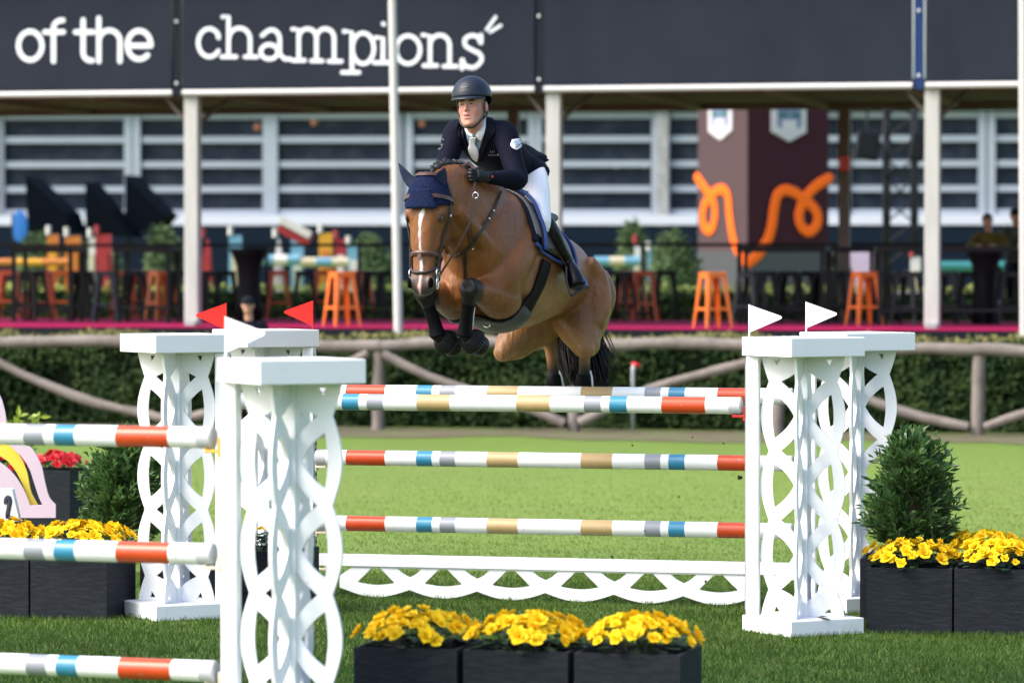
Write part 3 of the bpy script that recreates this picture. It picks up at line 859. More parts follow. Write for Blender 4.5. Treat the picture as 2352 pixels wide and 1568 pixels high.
# ------------------------------------------------------------------ black sails at the left
SAIL = mat('black_sail', (.0012, .003, .006), .8, spec=.05)
for i, (pts, lb) in enumerate((
    ([(58, 405), (64, 535), (165, 535), (150, 490)], 'leftmost black triangular sail before the grandstand'),
    ([(196, 418), (196, 540), (300, 545)], 'middle black triangular sail before the grandstand'),
    ([(287, 402), (287, 520), (345, 535), (378, 495)], 'right black triangular sail before the grandstand'))):
    Y = 92 + i * .6
    P0 = [at(x, y, Y) for x, y in pts]
    m = MB(); n = len(P0); off = V((.25, .9, 0))
    m.add(P0 + [p + off for p in P0], [tuple(range(n)), tuple(range(2 * n - 1, n - 1, -1))] + [(k, n + k, n + (k + 1) % n, (k + 1) % n) for k in range(n)])
    t = thing('sail', lb, 'sail', (P0[1].x, Y, 1.12), 0, 'black sails')
    part(m, 'canvas', SAIL, t)
    part(MB().tube([V((P0[0].x + .05, Y + .4, 1.12)), P0[0] + V((.05, .4, 0))], .05, 8), 'mast', BLACK, t)
lw = thing('wall', 'low navy wall under the grandstand', 'wall', (0, 100, 1.12))
part(MB().box((0, 100, (1.12 + at(1176, 522, 100).z) / 2), (44, .4, at(1176, 522, 100).z - 1.12)), 'panel', SNAVY, lw)
bu = at(45, 520, 80)
bl = thing('beach_flag', 'blue teardrop flag at the left edge', 'flag', (bu.x, 80, 1.12))
part(MB().ell(bu, (.17, 0, 0), (0, .02, 0), (0, 0, .33), 14, 10), 'cloth', mat('blue_cloth', (.01, .12, .42), .6), bl, smooth=True)
part(MB().tube([V((bu.x - .14, 80, 1.12)), bu + V((-.15, 0, .3))], .02, 6), 'staff', BLACK, bl)

# ------------------------------------------------------------------ colourful jumps of the other arena
JC = {k: mat('jump_' + k, c, .5, var=.08) for k, c in dict(orange=(.45, .15, .02), red=(.27, .018, .025), white=(.55, .55, .54), sky=(.12, .30, .42), yellow=(.55, .28, .02), cream=(.48, .44, .31), teal=(.02, .16, .17), lilac=(.45, .36, .50), green=(.02, .12, .07)).items()}
def far_wing(px, pt, pb, wpx, Y, cols, label, shape='pillar'):
    s = FOC / Y; c = at(px, pb, Y); top = at(px, pt, Y).z; w_ = wpx / s
    t = thing('jump_wing', label, 'jump wing', (c.x, Y, 1.12), 0, 'jump wings of the far arena')
    m = MB(); prof = [(-.5, 0), (.5, 0), (.48, .35), (.40, .7), (.22, .92), (0, 1), (-.22, .9), (-.40, .7), (-.48, .35)] if shape == 'round' else [(-.5, 0), (.5, 0), (.42, 1), (-.42, 1)]
    H_ = top - 1.12
    me_ = plate([(x * w_, z * H_) for x, z in prof], [], .06); me_.transform(Matrix.Translation((0, 0, 0)))
    link('board', me_, cols[0], t)
    part(MB().box((c.x, Y - .045, 1.12 + H_ * .55), (w_ * .5, .02, H_ * .5)), 'inlay', cols[1], t)
    part(MB().box((c.x, Y, 1.12 + .05), (w_ * 1.1, .5, .1)), 'foot', cols[0], t)
    part(MB().tube([V((c.x - w_ * .35, Y - .02, top)), V((c.x - w_ * .35, Y - .02, top + .16))], .05, 6), 'finial', cols[2 if len(cols) > 2 else 0], t)
J = JC
far_wing(122, 538, 612, 30, 70, (J['orange'], J['yellow'], J['white']), 'narrow orange jump wing at far left')
far_wing(168, 542, 612, 42, 71, (J['orange'], J['orange'], J['white']), 'broader orange jump wing left of the red one')
far_wing(212, 545, 610, 16, 70, (J['white'], J['cream'], J['white']), 'slim white jump wing touching the red wing')
far_wing(238, 538, 600, 42, 70, (J['red'], J['red'], J['red']), 'red jump wing left of the left white post')
far_wing(476, 545, 610, 28, 70, (J['red'], J['red'], J['red']), 'small red jump wing right of the left white post', 'round')
far_wing(541, 540, 605, 34, 70, (J['sky'], J['cream'], J['white']), 'pale blue jump wing with cream panel and white top')
far_wing(640, 545, 600, 24, 70, (J['white'], J['lilac'], J['white']), 'white jump wing left of the steward table', 'round')
far_wing(683, 545, 605, 34, 70, (J['sky'], J['white'], J['red']), 'blue and white jump wing under the tilted red board')
far_wing(748, 535, 596, 36, 70, (J['yellow'], J['orange'], J['white']), 'yellow jump wing above the bright orange stool')
far_wing(782, 548, 600, 30, 71, (J['red'], J['white'], J['red']), 'red and white jump wing right of the yellow wing')
far_wing(812, 562, 612, 34, 70, (J['sky'], J['white'], J['white']), 'sky blue jump wing near the flagpole')
far_wing(1468, 560, 612, 26, 70, (J['white'], J['cream'], J['red']), 'cream jump wing with red top right of the horse')
far_wing(1495, 575, 612, 16, 71, (J['sky'], J['white'], J['white']), 'slim blue jump wing beside the cream wing')
far_wing(2103, 590, 640, 26, 72, (J['white'], J['cream'], J['red']), 'white jump wing under the speaker tower')
def far_pole(x0, x1, py0, py1, Y, cols, label, r=.055):
    a, b = at(x0, py0, Y), at(x1, py1, Y); m = MB(); n = len(cols)
    t = thing('jump_pole', label, 'pole', ((a + b) / 2), 0, 'poles of the far arena')
    for i, c in enumerate(cols):
        part(MB().tube([a.lerp(b, i / n), a.lerp(b, (i + 1) / n)], r, 10, cap=(i in (0, n - 1))), 'painted_band', c, t, smooth='auto')
far_pole(-30, 160, 602, 602, 69.6, [J['orange'], J['yellow'], J['orange']], 'orange pole at the left edge of the far arena', .07)
far_pole(540, 690, 597, 597, 69.7, [J['sky'], J['cream'], J['sky'], J['white'], J['sky']], 'pale blue and cream pole of the far arena', .10)
far_pole(690, 800, 602, 602, 69.7, [J['cream'], J['sky'], J['cream']], 'cream and blue pole right of the steward', .09)
far_pole(1365, 1470, 600, 600, 69.7, [J['sky'], J['cream'], J['sky']], 'pale blue pole just right of the horse', .09)
far_pole(2150, 2330, 612, 612, 71, [J['teal'], J['teal']], 'teal pole behind the right table', .10)
bd = at(678, 535, 69)
tag(part(MB().box(bd, (.62, .05, .26), Matrix.Rotation(R(28), 3, 'Y')), 'sign_board', J['red'], None, bevel=.01), 'tilted red and white board above the blue wing', 'sign')
tag(part(MB().box(bd + V((0, -.05, .10)), (.62, .03, .14), Matrix.Rotation(R(28), 3, 'Y')), 'sign_board', J['white'], None, bevel=.01), 'white strip along the tilted red board', 'sign')
for px, py, c, lb in ((2120, 690, 'lilac', 'lilac board low behind the right post'), (1965, 600, 'lilac', 'lilac plank behind the orange stool at right')):
    p = at(px, py, 71); tag(part(MB().box((p.x, 71, (p.z + 1.12) / 2 + .1), (.9, .05, max(.3, p.z - 1.0))), 'jump_filler', J[c], None, bevel=.01), lb, 'jump filler')
# ------------------------------------------------------------------ the oxer: frames
PHI = R(15)
C0 = V((-.165, 23.62, 0))
NF = Frame((C0.x, C0.y), -PHI)
OX = 1.60
fo = NF.w(0, OX, 0)
FF = Frame((fo.x, fo.y), -PHI)
# foreground fence, seen at the left
F2A = R(19)
f2 = at(668.6, 900, 18.0)
F2 = Frame((f2.x, f2.y), -F2A)

def lattice():
    """one panel of a wing: interlaced bands cut from board"""
    H_ = 1.535; P_ = .41; w0 = .154
    def hw(z):
        fr = ((z - w0) / P_) % 1.0
        return .205 + .048 * math.sin(math.pi * fr)
    zs = sorted(set([0, H_] + [w0 + P_ * i for i in range(4)] + [H_ * i / 60 for i in range(61)]))
    outer = [(hw(z), z) for z in zs] + [(-hw(z), z) for z in reversed(zs)]
    holes = []
    def edge(a, b, bul, n=6):
        a, b = V((a[0], a[1], 0)), V((b[0], b[1], 0)); nn = V((-(b - a).y, (b - a).x, 0)).normalized()
        return [tuple((a.lerp(b, i / n) + nn * (bul * math.sin(math.pi * i / n)))[:2]) for i in range(n)]
    for i in range(3):
        zm = w0 + P_ * (i + .5)
        for s in (-1, 1):
            T, B, I = (s * .170, zm + .130), (s * .170, zm - .130), (s * .052, zm)
            holes.append(edge(T, B, s * .014) + edge(B, I, s * .012) + edge(I, T, s * .012))
    for i in range(4):
        zw = w0 + P_ * i
        U, D, L_, R_ = (0, zw + .158), (0, zw - .158), (-.132, zw), (.132, zw)
        if i == 0: D = (0, zw - .10)
        if i == 3: U = (0, zw + .10)
        holes.append(edge(U, L_, .012) + edge(L_, D, .012) + edge(D, R_, .012) + edge(R_, U, .012))
    for s in (-1, 1):
        holes.append([(s * .172, H_ - .022), (s * .135, H_ - .022), (s * .160, H_ - .060)])
        holes.append([(s * .172, .022), (s * .135, .022), (s * .160, .060)])
    me = plate(outer, holes, .018)
    me.transform(Matrix.Translation((0, 0, .097))); me.update()
    return me
LAT = lattice(); LAT.materials.append(WHITE)
def diamond(h, r, ch=.012):
    q = [(-r, 0), (0, -r), (r, 0), (0, r)]
    return MB().add([(x, y, z) for z in (0, h) for x, y in q], [(3, 2, 1, 0), (4, 5, 6, 7)] + [(i, (i + 1) % 4, 4 + (i + 1) % 4, 4 + i) for i in range(4)])
CAPM = xform(diamond(.112, .370).mesh('cap'), Matrix.Translation((0, 0, 1.632)))
BASEM = xform(diamond(.095, .366).mesh('base'), Matrix.Translation((0, 0, .001)))
COREM = MB().box((0, 0, .86), (.062, .062, 1.53)).mesh('core_post')
POSTM = MB().box((-.300, 0, .864), (.072, .072, 1.53)).mesh('pole_post')
tk = MB().box((-.341, 0, .86), (.010, .040, 1.46))
TRACKM = tk.mesh('steel_track')
hb = MB()
for k in range(36): hb.box((-.347, 0, .16 + k * .04), (.003, .016, .022))
HOLEM = hb.mesh('track_holes')
for mm, mt in ((CAPM, WHITE), (BASEM, WHITE), (COREM, WHITE), (POSTM, WHITE), (TRACKM, STEEL), (HOLEM, DARK)): mm.materials.append(mt)
def flag_mesh():
    pts = [(0, 0)] + [(.185, .086)] + [(.19 + .012 * math.cos(R(a)), .10 + .012 * math.sin(R(a))) for a in (-50, -10, 30)] + [(.185, .112), (0, .205)]
    pts = [(0, .02), (.182, .098), (.193, .104), (.196, .112), (.190, .119), (.182, .122), (0, .185)]
    return plate(pts, [], .004)
def wing(fr, x, rot, label, flag, cups, group='white lattice jump wings'):
    """rot 0: poles lie on the -X side; rot pi: on the +X side"""
    w = fr.w(x, 0, 0)
    t = thing('jump_wing', label, 'jump wing', w, fr.ang + rot, group)
    def ob(nm, me, parent=t, rz=0):
        o = bpy.data.objects.new(nm, me); COL.objects.link(o); o.parent = parent; o.rotation_euler = (0, 0, rz)
        return o
    for nm, me in (('cap', CAPM), ('base', BASEM)):
        o = ob(nm, me); bv = o.modifiers.new('b', 'BEVEL'); bv.width = .005; bv.segments = 2
    ob('lattice_panel', LAT); ob('lattice_panel', LAT, rz=math.pi / 2)
    ob('core_post', COREM); p = ob('pole_post', POSTM)
    tr_ = ob('steel_track', TRACKM); ob('track_hole', HOLEM, tr_)
    # flag on its staff
    st = MB().tube([(-.325, -.0, 1.70), (-.325, 0, 1.745 + .19)], .005, 6)
    fo_ = part(st, 'flag_staff', flag, t, local=True)
    fm = flag_mesh(); fm.transform(Matrix.Translation((-.325, 0, 1.748))); fm.materials.append(flag)
    ob('flag', fm, fo_)
    for z, mt in cups:
        m = MB(); m.box((-.352, 0, z - .045), (.012, .05, .09)); m.box((-.385, 0, z - .062), (.075, .055, .014)); m.box((-.418, 0, z - .052), (.008, .055, .026))
        part(m, 'pole_cup', mt, t, local=True, bevel=.003)
    return t
ZN = 1.335; ZF = (1.338, .912, .484, .245)
wing(NF, 1.95, 0, 'near right white lattice wing with white flag beside the dark planters', FLAG_W, [(ZN, RED_PL)])
wing(NF, -1.97, math.pi, 'near left white lattice wing with red flag behind the striped poles', FLAG_R, [(ZN, RED_PL)])
wing(FF, 1.99, 0, 'far right white lattice wing with white flag, partly hidden by the near one', FLAG_W, [(z, CREAM_PL) for z in ZF])
wing(FF, -1.93, math.pi, 'far left white lattice wing with red flag next to the bright orange stool', FLAG_R, [(z, CREAM_PL) for z in ZF])
wing(F2, 0, 0, 'large white lattice wing with white flag closest to the camera', FLAG_W, [(1.375, YEL_PL), (.835, CREAM_PL), (.292, CREAM_PL)])

PL = 1.58
BANDS = [(.0, .132, 0), (.132, .263, 4), (.263, .397, 0), (.397, .463, 3), (.463, .496, 0), (.496, .563, 2), (.563, .697, 0), (.697, .865, 1), (.865, .955, 0)]
def pole_mesh():
    xs = []; mi = []
    for a, b, c in reversed(BANDS): xs.append(-b * PL); mi.append(c)
    xs.append(0.0)
    for a, b, c in BANDS[0:]: xs.append(b * PL); mi.append(c)
    n = 28; rs = []
    for x in xs: rs.append([(x, .05 * math.cos(2 * math.pi * k / n), .05 * math.sin(2 * math.pi * k / n)) for k in range(n)])
    m = MB()
    for i in range(len(xs) - 1): m.rings([rs[i], rs[i + 1]], mi[i], cap=False)
    me = m.mesh('shaft')
    bm = bmesh.new(); bm.from_mesh(me); bmesh.ops.remove_doubles(bm, verts=bm.verts, dist=1e-6); bm.to_mesh(me); bm.free()
    for mt in (WHITE_POLE, RED_POLE, BLUE_POLE, GREY_POLE, TAN_POLE): me.materials.append(mt)
    me.polygons.foreach_set('use_smooth', [True] * len(me.polygons))
    return me
PM = pole_mesh()
m = MB(); m.lathe([(.0505, .0), (.0515, .004), (.0515, .066), (.046, .072), (.001, .0725)], 24, axis='X'); ECM = m.mesh('end_cap'); ECM.materials.append(CAP_GREY)
bm = bmesh.new(); bm.from_mesh(ECM)
bmesh.ops.recalc_face_normals(bm, faces=bm.faces); bm.to_mesh(ECM); bm.free()
def pole(fr, x, z, label, ang=0):
    t = thing('jump_pole', label, 'pole', fr.w(x, 0, z), fr.ang, 'striped jump poles')
    t.rotation_euler = (random.uniform(0, 6.28), ang, fr.ang)
    t.rotation_mode = 'XYZ'
    o = bpy.data.objects.new('shaft', PM); COL.objects.link(o); o.parent = t
    for s in (1, -1):
        o = bpy.data.objects.new('end_cap', ECM); COL.objects.link(o); o.parent = t
        o.location = (s * .955 * PL, 0, 0); o.rotation_euler = (0, 0, 0 if s > 0 else math.pi)
pole(NF, 0, ZN, 'striped top pole on the landing side, held in red cups')
pole(FF, 0, ZF[0], 'striped top pole at the back of the jump, half hidden behind the front one')
pole(FF, 0, ZF[1], 'striped pole at mid height at the back of the jump')
pole(FF, 0, ZF[2], 'lowest striped pole at the back of the jump, above the white gate')
x2 = -.352 - PL - .035
pole(F2, x2, 1.375, 'top striped pole of the foreground jump at left, in a yellow cup')
pole(F2, x2, .835, 'middle striped pole of the foreground jump at left')
pole(F2, x2 + .01, .292, 'bottom striped pole of the foreground jump at left')

# scalloped gate hanging under the far poles
def gate():
    t = thing('jump_gate', 'white scalloped gate plank hanging low under the far poles', 'gate', FF.w(0, 0, ZF[3]), FF.ang)
    part(MB().box((0, 0, 0), (2 * PL - .02, .045, .078)), 'rail', WHITE, t, local=True, bevel=.004)
    Np = 6; P_ = .455; x0 = -1.40; zt, zb_ = -.037, -.225
    outer = [(x0 + .08, zt), (x0 - .02, zt - .065), (x0 - .02, zt - .142)]
    for i in range(Np):
        a = x0 + i * P_
        for k in range(1, 11):
            u = k / 10
            if i == 0 and u < .2: continue
            outer.append((a + u * P_, zt - .148 - .052 * math.sin(math.pi * u)))
    xe = x0 + Np * P_
    outer += [(xe + .02, zt - .142), (xe + .02, zt - .065), (xe - .08, zt)]
    holes = []
    for i in range(Np):
        c = x0 + (i + .5) * P_
        holes.append([(c - .028, zt - .010), (c + .028, zt - .010), (c + .075, zt - .055), (c + .125, zt - .102)] + [(c + .118 - .236 * k / 8, zt - .108 - .014 * math.sin(math.pi * k / 8)) for k in range(9)] + [(c - .125, zt - .102), (c - .075, zt - .055)])
    for i in range(1, Np):
        c = x0 + i * P_
        holes.append([(c - .085, zt - .010), (c + .085, zt - .010), (c + .045, zt - .045), (c, zt - .068), (c - .045, zt - .045)])
    me = plate(outer, holes, .020); link('scalloped_board', me, WHITE, t)
gate()

# ------------------------------------------------------------------ planters and flowers
def blossom_mesh(seed, mtl, r=.040):
    rr = random.Random(seed); m = MB()
    m_ = 0
    for ring, (n, tilt, sc) in enumerate(((6, .35, 1.0), (5, .85, .75), (4, 1.25, .5))):
        for k in range(n):
            a = 2 * math.pi * (k + rr.uniform(-.18, .18) + ring * .4) / n
            L_ = r * sc * rr.uniform(.85, 1.15); w_ = L_ * .55
            d_ = V((math.cos(a), math.sin(a), 0)); s_ = V((-d_.y, d_.x, 0)); ti = tilt + rr.uniform(-.15, .15)
            def P_(u, sgn): return d_ * (L_ * u * math.cos(ti)) + V((0, 0, L_ * u * math.sin(ti) + (.12 * L_ * math.sin(u * 3.1) if sgn == 0 else .0))) + s_ * (sgn * w_ * math.sin(min(1, u * 1.05) * 2.6) * .95)
            pts = [V((0, 0, 0)), P_(.5, -1), P_(.55, 0), P_(.5, 1), P_(.95, -.75), P_(1.05, 0) + V((0, 0, rr.uniform(-.2, .15) * L_)), P_(.95, .75)]
            m.add(pts, [(0, 1, 2), (0, 2, 3), (1, 4, 5, 2), (2, 5, 6, 3)])
    me = m.mesh('blossom'); me.materials.append(mtl)
    me.polygons.foreach_set('use_smooth', [True] * len(me.polygons))
    return me
BLY = [blossom_mesh(i, BLOSSOM) for i in range(5)]
BLR = [blossom_mesh(20 + i, BLOSSOM_R, .05) for i in range(3)]
def broad_leaf(mb, p, d_, nn, L_):
    d_ = V(d_).normalized(); s_ = V(nn).cross(d_)
    if s_.length < 1e-3: s_ = V((1, 0, 0))
    s_.normalize(); nn = d_.cross(s_)
    w_ = L_ * .38; p = V(p)
    prof = [(.0, .0), (.22, .85), (.5, 1.0), (.8, .6), (1.0, 0)]
    mid = [p + d_ * (L_ * u) + nn * (-.12 * L_ * math.sin(u * 3) + (-.25 * L_ * u * u)) for u, _ in prof]
    lf = [q + s_ * (w_ * k) + nn * (.10 * L_ * k) for q, (u, k) in zip(mid, prof)]
    rt = [q - s_ * (w_ * k) + nn * (.10 * L_ * k) for q, (u, k) in zip(mid, prof)]
    mb.sheet([lf, mid, rt])
def planter(x, y, ang, label, h=.385, w_=.5):
    t = thing('planter_box', label, 'planter', (x, y, 0), ang, 'charcoal planter boxes')
    for k in range(4):
        a = k * math.pi / 2
        L_ = w_ if k % 2 == 0 else w_ - .036
        m = MB().box((0, -(w_ / 2 - .009), h / 2 + .002), (L_, .018, h), None)
        me = m.mesh('side_board', Matrix.Rotation(a, 4, 'Z')); link('side_board', me, PLANTER, t, bevel=.002)
    part(MB().box((0, 0, h - .06), (w_ - .038, w_ - .038, .02)), 'soil', SOIL, t, local=True)
    return t
def bedding(x, y, ang, z, label, seed, n=34, rad=.27, hh=.185, mats=None, group='yellow begonias in the planters'):
    random.seed(seed)
    t = thing('flowering_plant', label, 'flowers', (x, y, z), ang, group)
    m = MB(); pts = []
    for i in range(120):
        a = random.uniform(0, 6.283); r = rad * math.sqrt(random.random()) * .98
        zz = .035 + hh * (.10 + .58 * random.random()) * (1 - .30 * (r / rad) ** 2)
        broad_leaf(m, (math.cos(a) * r * .85, math.sin(a) * r * .85, zz), (math.cos(a) + random.uniform(-.5, .5), math.sin(a) + random.uniform(-.5, .5), random.uniform(.05, .5) if r > .13 else random.uniform(-.3, .4)), (0, 0, 1), random.uniform(.045, .075))
    part(m, 'foliage', LEAF, t, local=True, smooth=True)
    m = MB()
    for i in range(12):
        a = random.uniform(0, 6.283); r = rad * random.random() * .7
        m.tube([(math.cos(a) * .03, math.sin(a) * .03, -.03), (math.cos(a) * r * .6, math.sin(a) * r * .6, hh * .4), (math.cos(a) * r, math.sin(a) * r, hh * .75)], .004, 5)
    part(m, 'stems', LEAF, t, local=True)
    for i in range(n):
        a = i * 2.39996 + random.uniform(-.3, .3); r = rad * math.sqrt((i + .5) / n) * random.uniform(.9, 1.1)
        zz = hh * (1.0 - .42 * (r / rad) ** 2.4) + random.uniform(-.032, .025)
        o = bpy.data.objects.new('blossom', random.choice(mats or BLY)); COL.objects.link(o); o.parent = t
        o.location = (math.cos(a) * r, math.sin(a) * r, zz)
        ti = .25 + .75 * r / rad
        o.rotation_euler = V((math.cos(a) * math.sin(ti), math.sin(a) * math.sin(ti), math.cos(ti))).to_track_quat('Z', 'Y').to_euler()
        s_ = random.uniform(.6, 1.2); o.scale = (s_, s_, s_ * random.uniform(.8, 1.1))
    return t
def row(px0, py, Y, ang, n, labels, flabels, seed, h=.385, gap=.012, nfl=76, rad=.285):
    """a row of boxes; px0 = left front corner of the first"""
    a = at(px0, py, Y); e1 = V((math.cos(ang), math.sin(ang), 0)); e2 = V((-math.sin(ang), math.cos(ang), 0))
    out = []
    for i in range(n):
        c = V((a.x, a.y, 0)) + e1 * (.25 + i * (.5 + gap)) + e2 * .25
        planter(c.x, c.y, ang, labels[i], h)
        if flabels[i]: bedding(c.x, c.y, ang, h - .05, flabels[i], seed + i, nfl, rad)
        out.append(c)
    return out
row(812, 1500, 18.30, -R(14), 3,
    ['left box of the three planters at the bottom centre', 'middle box of the three planters at the bottom centre', 'right box of the three planters at the bottom centre'],
    ['yellow begonias in the left box at the bottom centre', 'yellow begonias in the middle box at the bottom centre', 'yellow begonias in the right box at the bottom centre'], 100, nfl=78, gap=.030)
row(1991, 1400, 23.05, -R(9), 2, ['charcoal planter box touching the near right wing', 'charcoal planter box cut by the right edge of the picture'],
    ['yellow begonias below the evergreen bush at right', 'yellow begonias at the right edge of the picture'], 120)
cb = row(1975, 1400, 23.75, -R(9), 2, ['planter box hidden behind the right begonias, holding the bush', 'back planter box at the right edge'], [None, 'yellow begonias in the back row at the right edge'], 130)
cl = row(-108, 1400, 24.15, -R(15), 2, ['charcoal planter box at the left edge behind the striped poles', 'charcoal planter box left of the near left wing'],
    ['yellow begonias at the left edge below the number sign', 'yellow begonias left of the near left wing'], 140, h=.42, nfl=92, rad=.33)
e1 = V((math.cos(-R(15)), math.sin(-R(15)), 0))
c3 = cl[1] + V((.62, .55, 0))
planter(c3.x, c3.y, -R(15), 'planter box behind the near left wing, holding the bush')
c4 = c3 + e1 * .52
planter(c4.x, c4.y, -R(15), 'planter box seen through the near left wing'); bedding(c4.x, c4.y, -R(15), .335, 'few yellow begonias seen through the near left wing', 150, 22)

def bush(c, z, rad, H_, label, seed, n=620):
    random.seed(seed)
    t = thing('evergreen_bush', label, 'bush', (c.x, c.y, z), 0, 'clipped evergreen bushes')
    st = MB(); lv = MB()
    for i in range(n // 6):
        a = random.uniform(0, 6.283); u = random.random() ** .8
        prof = float(np.interp(u, [0, .25, .5, .75, .9, 1], [.84, 1.0, .95, .74, .48, .16])) * rad
        r0 = prof * random.uniform(.15, .5); r1 = prof * random.uniform(.68, 1.16)
        p0 = c + V((math.cos(a) * r0 * .4, math.sin(a) * r0 * .4, z + H_ * u * .75)); p1 = c + V((math.cos(a) * r1, math.sin(a) * r1, z + H_ * (u * .86 + .16)))
        st.tube([p0, p0.lerp(p1, .5) + V((0, 0, -.01)), p1], [.005, .004, .002], 4)
        d_ = (p1 - p0)
        for k in range(26):
            s_ = .25 + .75 * k / 25; q = p0.lerp(p1, s_) + V((random.uniform(-.02, .02), random.uniform(-.02, .02), random.uniform(-.02, .02)))
            ph = k * 2.4; out = d_.normalized(); sx = out.cross(V((0, 0, 1))).normalized(); sy = sx.cross(out)
            dr = (out * .75 + sx * math.cos(ph) * .75 + sy * math.sin(ph) * .75 + V((0, 0, .35))).normalized()
            L_ = random.uniform(.050, .090); w_ = L_ * .15; ss = dr.cross(V((random.uniform(-1, 1), random.uniform(-1, 1), random.uniform(-1, 1)))).normalized()
            nn = dr.cross(ss); mid = q + dr * (L_ * .5) + nn * (.1 * L_)
            lv.add([q, mid - ss * w_, q + dr * L_ - V((0, 0, .12 * L_)), mid + ss * w_], [(0, 1, 2), (0, 2, 3)])
    st.tube([c + V((0, 0, z - .1)), c + V((.01, 0, z + H_ * .8))], [.012, .004], 6)
    part(st, 'branches', TWIG, t)
    tag(part(lv, 'foliage', BUSH, t), kind='stuff')
pb = at(2098, 1200, 23.9)
bush(V((pb.x, 23.95, 0)), .36, .285, .77, 'conical evergreen bush right of the near right wing', 5, 1100)
pb = at(292, 1200, 24.9)
bush(V((pb.x, 24.85, 0)), .36, .285, .74, 'dense evergreen bush behind the near left wing', 6, 1100)

# tall trough with red flowers, further back at the left
tr_ = at(100, 1088, 30.5)
tp = thing('planter_box', 'tall charcoal trough with red flowers behind the yellow begonias', 'planter', (tr_.x - .35, 30.8, 0), -R(14), 'charcoal planter boxes')
for k, (cx, cy, sx, sy) in enumerate(((0, -.25, 1.3, .02), (0, .25, 1.3, .02), (-.64, 0, .02, .48), (.64, 0, .02, .48))):
    part(MB().box((cx, cy, .285), (sx, sy, .56)), 'side_board', PLANTER, tp, local=True, bevel=.003)
part(MB().box((0, 0, .5), (1.26, .48, .02)), 'soil', SOIL, tp, local=True)
for i, dx in enumerate((-.42, 0, .42)):
    q = V((tr_.x - .35, 30.8, 0)) + V((math.cos(-R(14)), math.sin(-R(14)), 0)) * dx
    bedding(q.x, q.y, 0, .50, ['red begonias at the left end of the tall trough', 'red begonias in the middle of the tall trough', 'red begonias at the right end of the tall trough'][i], 160 + i, 46, .27, .17, BLR, 'red begonias in the trough')
yp = at(48, 985, 34)
t = thing('leafy_plant', 'yellow green leafy plant above the top pole at left', 'plant', (yp.x, 34, 0))
m = MB(); pts = []; nor = []
for k in range(9):
    a = random.uniform(0, 6.28); b_ = V((yp.x + random.uniform(-.12, .12), 34, 0)); tip = V((yp.x + math.cos(a) * .18, 34 + math.sin(a) * .15, random.uniform(.66, .92)))
    m.tube([b_, tip], [.006, .003], 4)
    for j in range(26):
        pts.append(b_.lerp(tip, .45 + .55 * j / 25)); nor.append((math.cos(j * 2.4), math.sin(j * 2.4), .4))
leaves(m, pts, nor, .11, .35, .5); part(m, 'foliage', mat('lime_leaf', (.22, .34, .03), .5, col2=(.36, .42, .06), scale=6, trans=.3), t)

# ------------------------------------------------------------------ pink and yellow wave-shaped jump wing at the left edge, with number sign
PINK = mat('pink_paint', (.66, .52, .60), .45, var=.05)
LEMON = mat('lemon_paint', (.82, .64, .06), .45, var=.06)
WY = 25.9
k7 = lambda x, y: ((0 + .2806 * x) * .9408, (960 + .2806 * y) * .9408)     # readings taken from an enlarged view
def board(pts, off, mt, nm, par, th_=.03):
    P_ = [at(*k7(x, y), WY + off) for x, y in pts]
    me = plate([(p.x, p.z) for p in P_], [], th_)
    me.transform(Matrix.Translation((0, WY + off, 0))); me.transform(THINGS[par])
    return link(nm, me, mt, par, bevel=.003)
ww = thing('jump_wing', 'pink and yellow curved wooden jump wing at the left edge', 'jump wing', (at(0, 1100, WY).x, WY, 0))
def smooth_poly(pts, n=5): return [tuple(q) for q in crv(pts, n)]
low = [(-260, 1300), (-260, 930), (140, 985), (165, 975), (160, 860), (110, 750), (30, 650), (-60, 600), (-260, 580)]
board([(-300, 1080), (485, 1080), (485, 965)] + smooth_poly([(485, 965), (430, 900), (395, 780), (365, 640), (320, 540), (270, 470), (210, 445)]) + [(80, 445)] + smooth_poly([(80, 445), (150, 510), (200, 560), (260, 660), (300, 780), (340, 900), (372, 968)]) + [(262, 972)]
      + smooth_poly([(262, 972), (215, 850), (150, 740), (80, 660), (0, 600), (-120, 560)]) + [(-300, 540)], .0, PINK, 'pink_board', ww)
board([(330, 970)] + smooth_poly([(330, 970), (270, 850), (240, 700), (200, 590), (150, 510), (80, 450), (-20, 430)]) + [(-300, 420), (-300, 510)] + smooth_poly([(-20, 530), (60, 580), (130, 660), (190, 770), (235, 880), (260, 975)]), .05, LEMON, 'yellow_board', ww)
board([(-300, 970)] + [(185, 970)] + smooth_poly([(185, 970), (130, 860), (80, 790), (20, 745), (-100, 720)]) + [(-300, 720)], .10, LEMON, 'yellow_board', ww)
board([(-400, 1100), (60, 260), (45, 160), (20, 60), (-40, -60), (-160, -120), (-400, -140)], .14, PINK, 'pink_crest', ww)
part(MB().box((at(*k7(20, 1080), WY).x, WY + .05, .12), (.9, .4, .24)), 'foot', PINK, ww)
sg = at(*k7(40, 1000), 24.75)
sgn = thing('number_sign', 'white sloping block with the number 2 at the left edge', 'sign', (sg.x, 24.75, 0))
P_ = [at(*k7(x, y), 24.75) for x, y in ((-220, 1110), (170, 1110), (105, 832), (-220, 832))]
me = plate([(p.x, p.z) for p in P_], [], .12); me.transform(Matrix.Translation((0, 24.8, 0))); me.transform(THINGS[sgn]); link('block', me, WHITE, sgn, bevel=.006)
two = [(52, 962), (50, 930), (62, 905), (80, 912), (84, 945), (76, 990), (66, 1040), (66, 1085), (100, 1085)]
pts = [at(*k7(x, y), 24.735) for x, y in (crv(two[:-2], 4))] + [at(*k7(66, 1085), 24.735)]
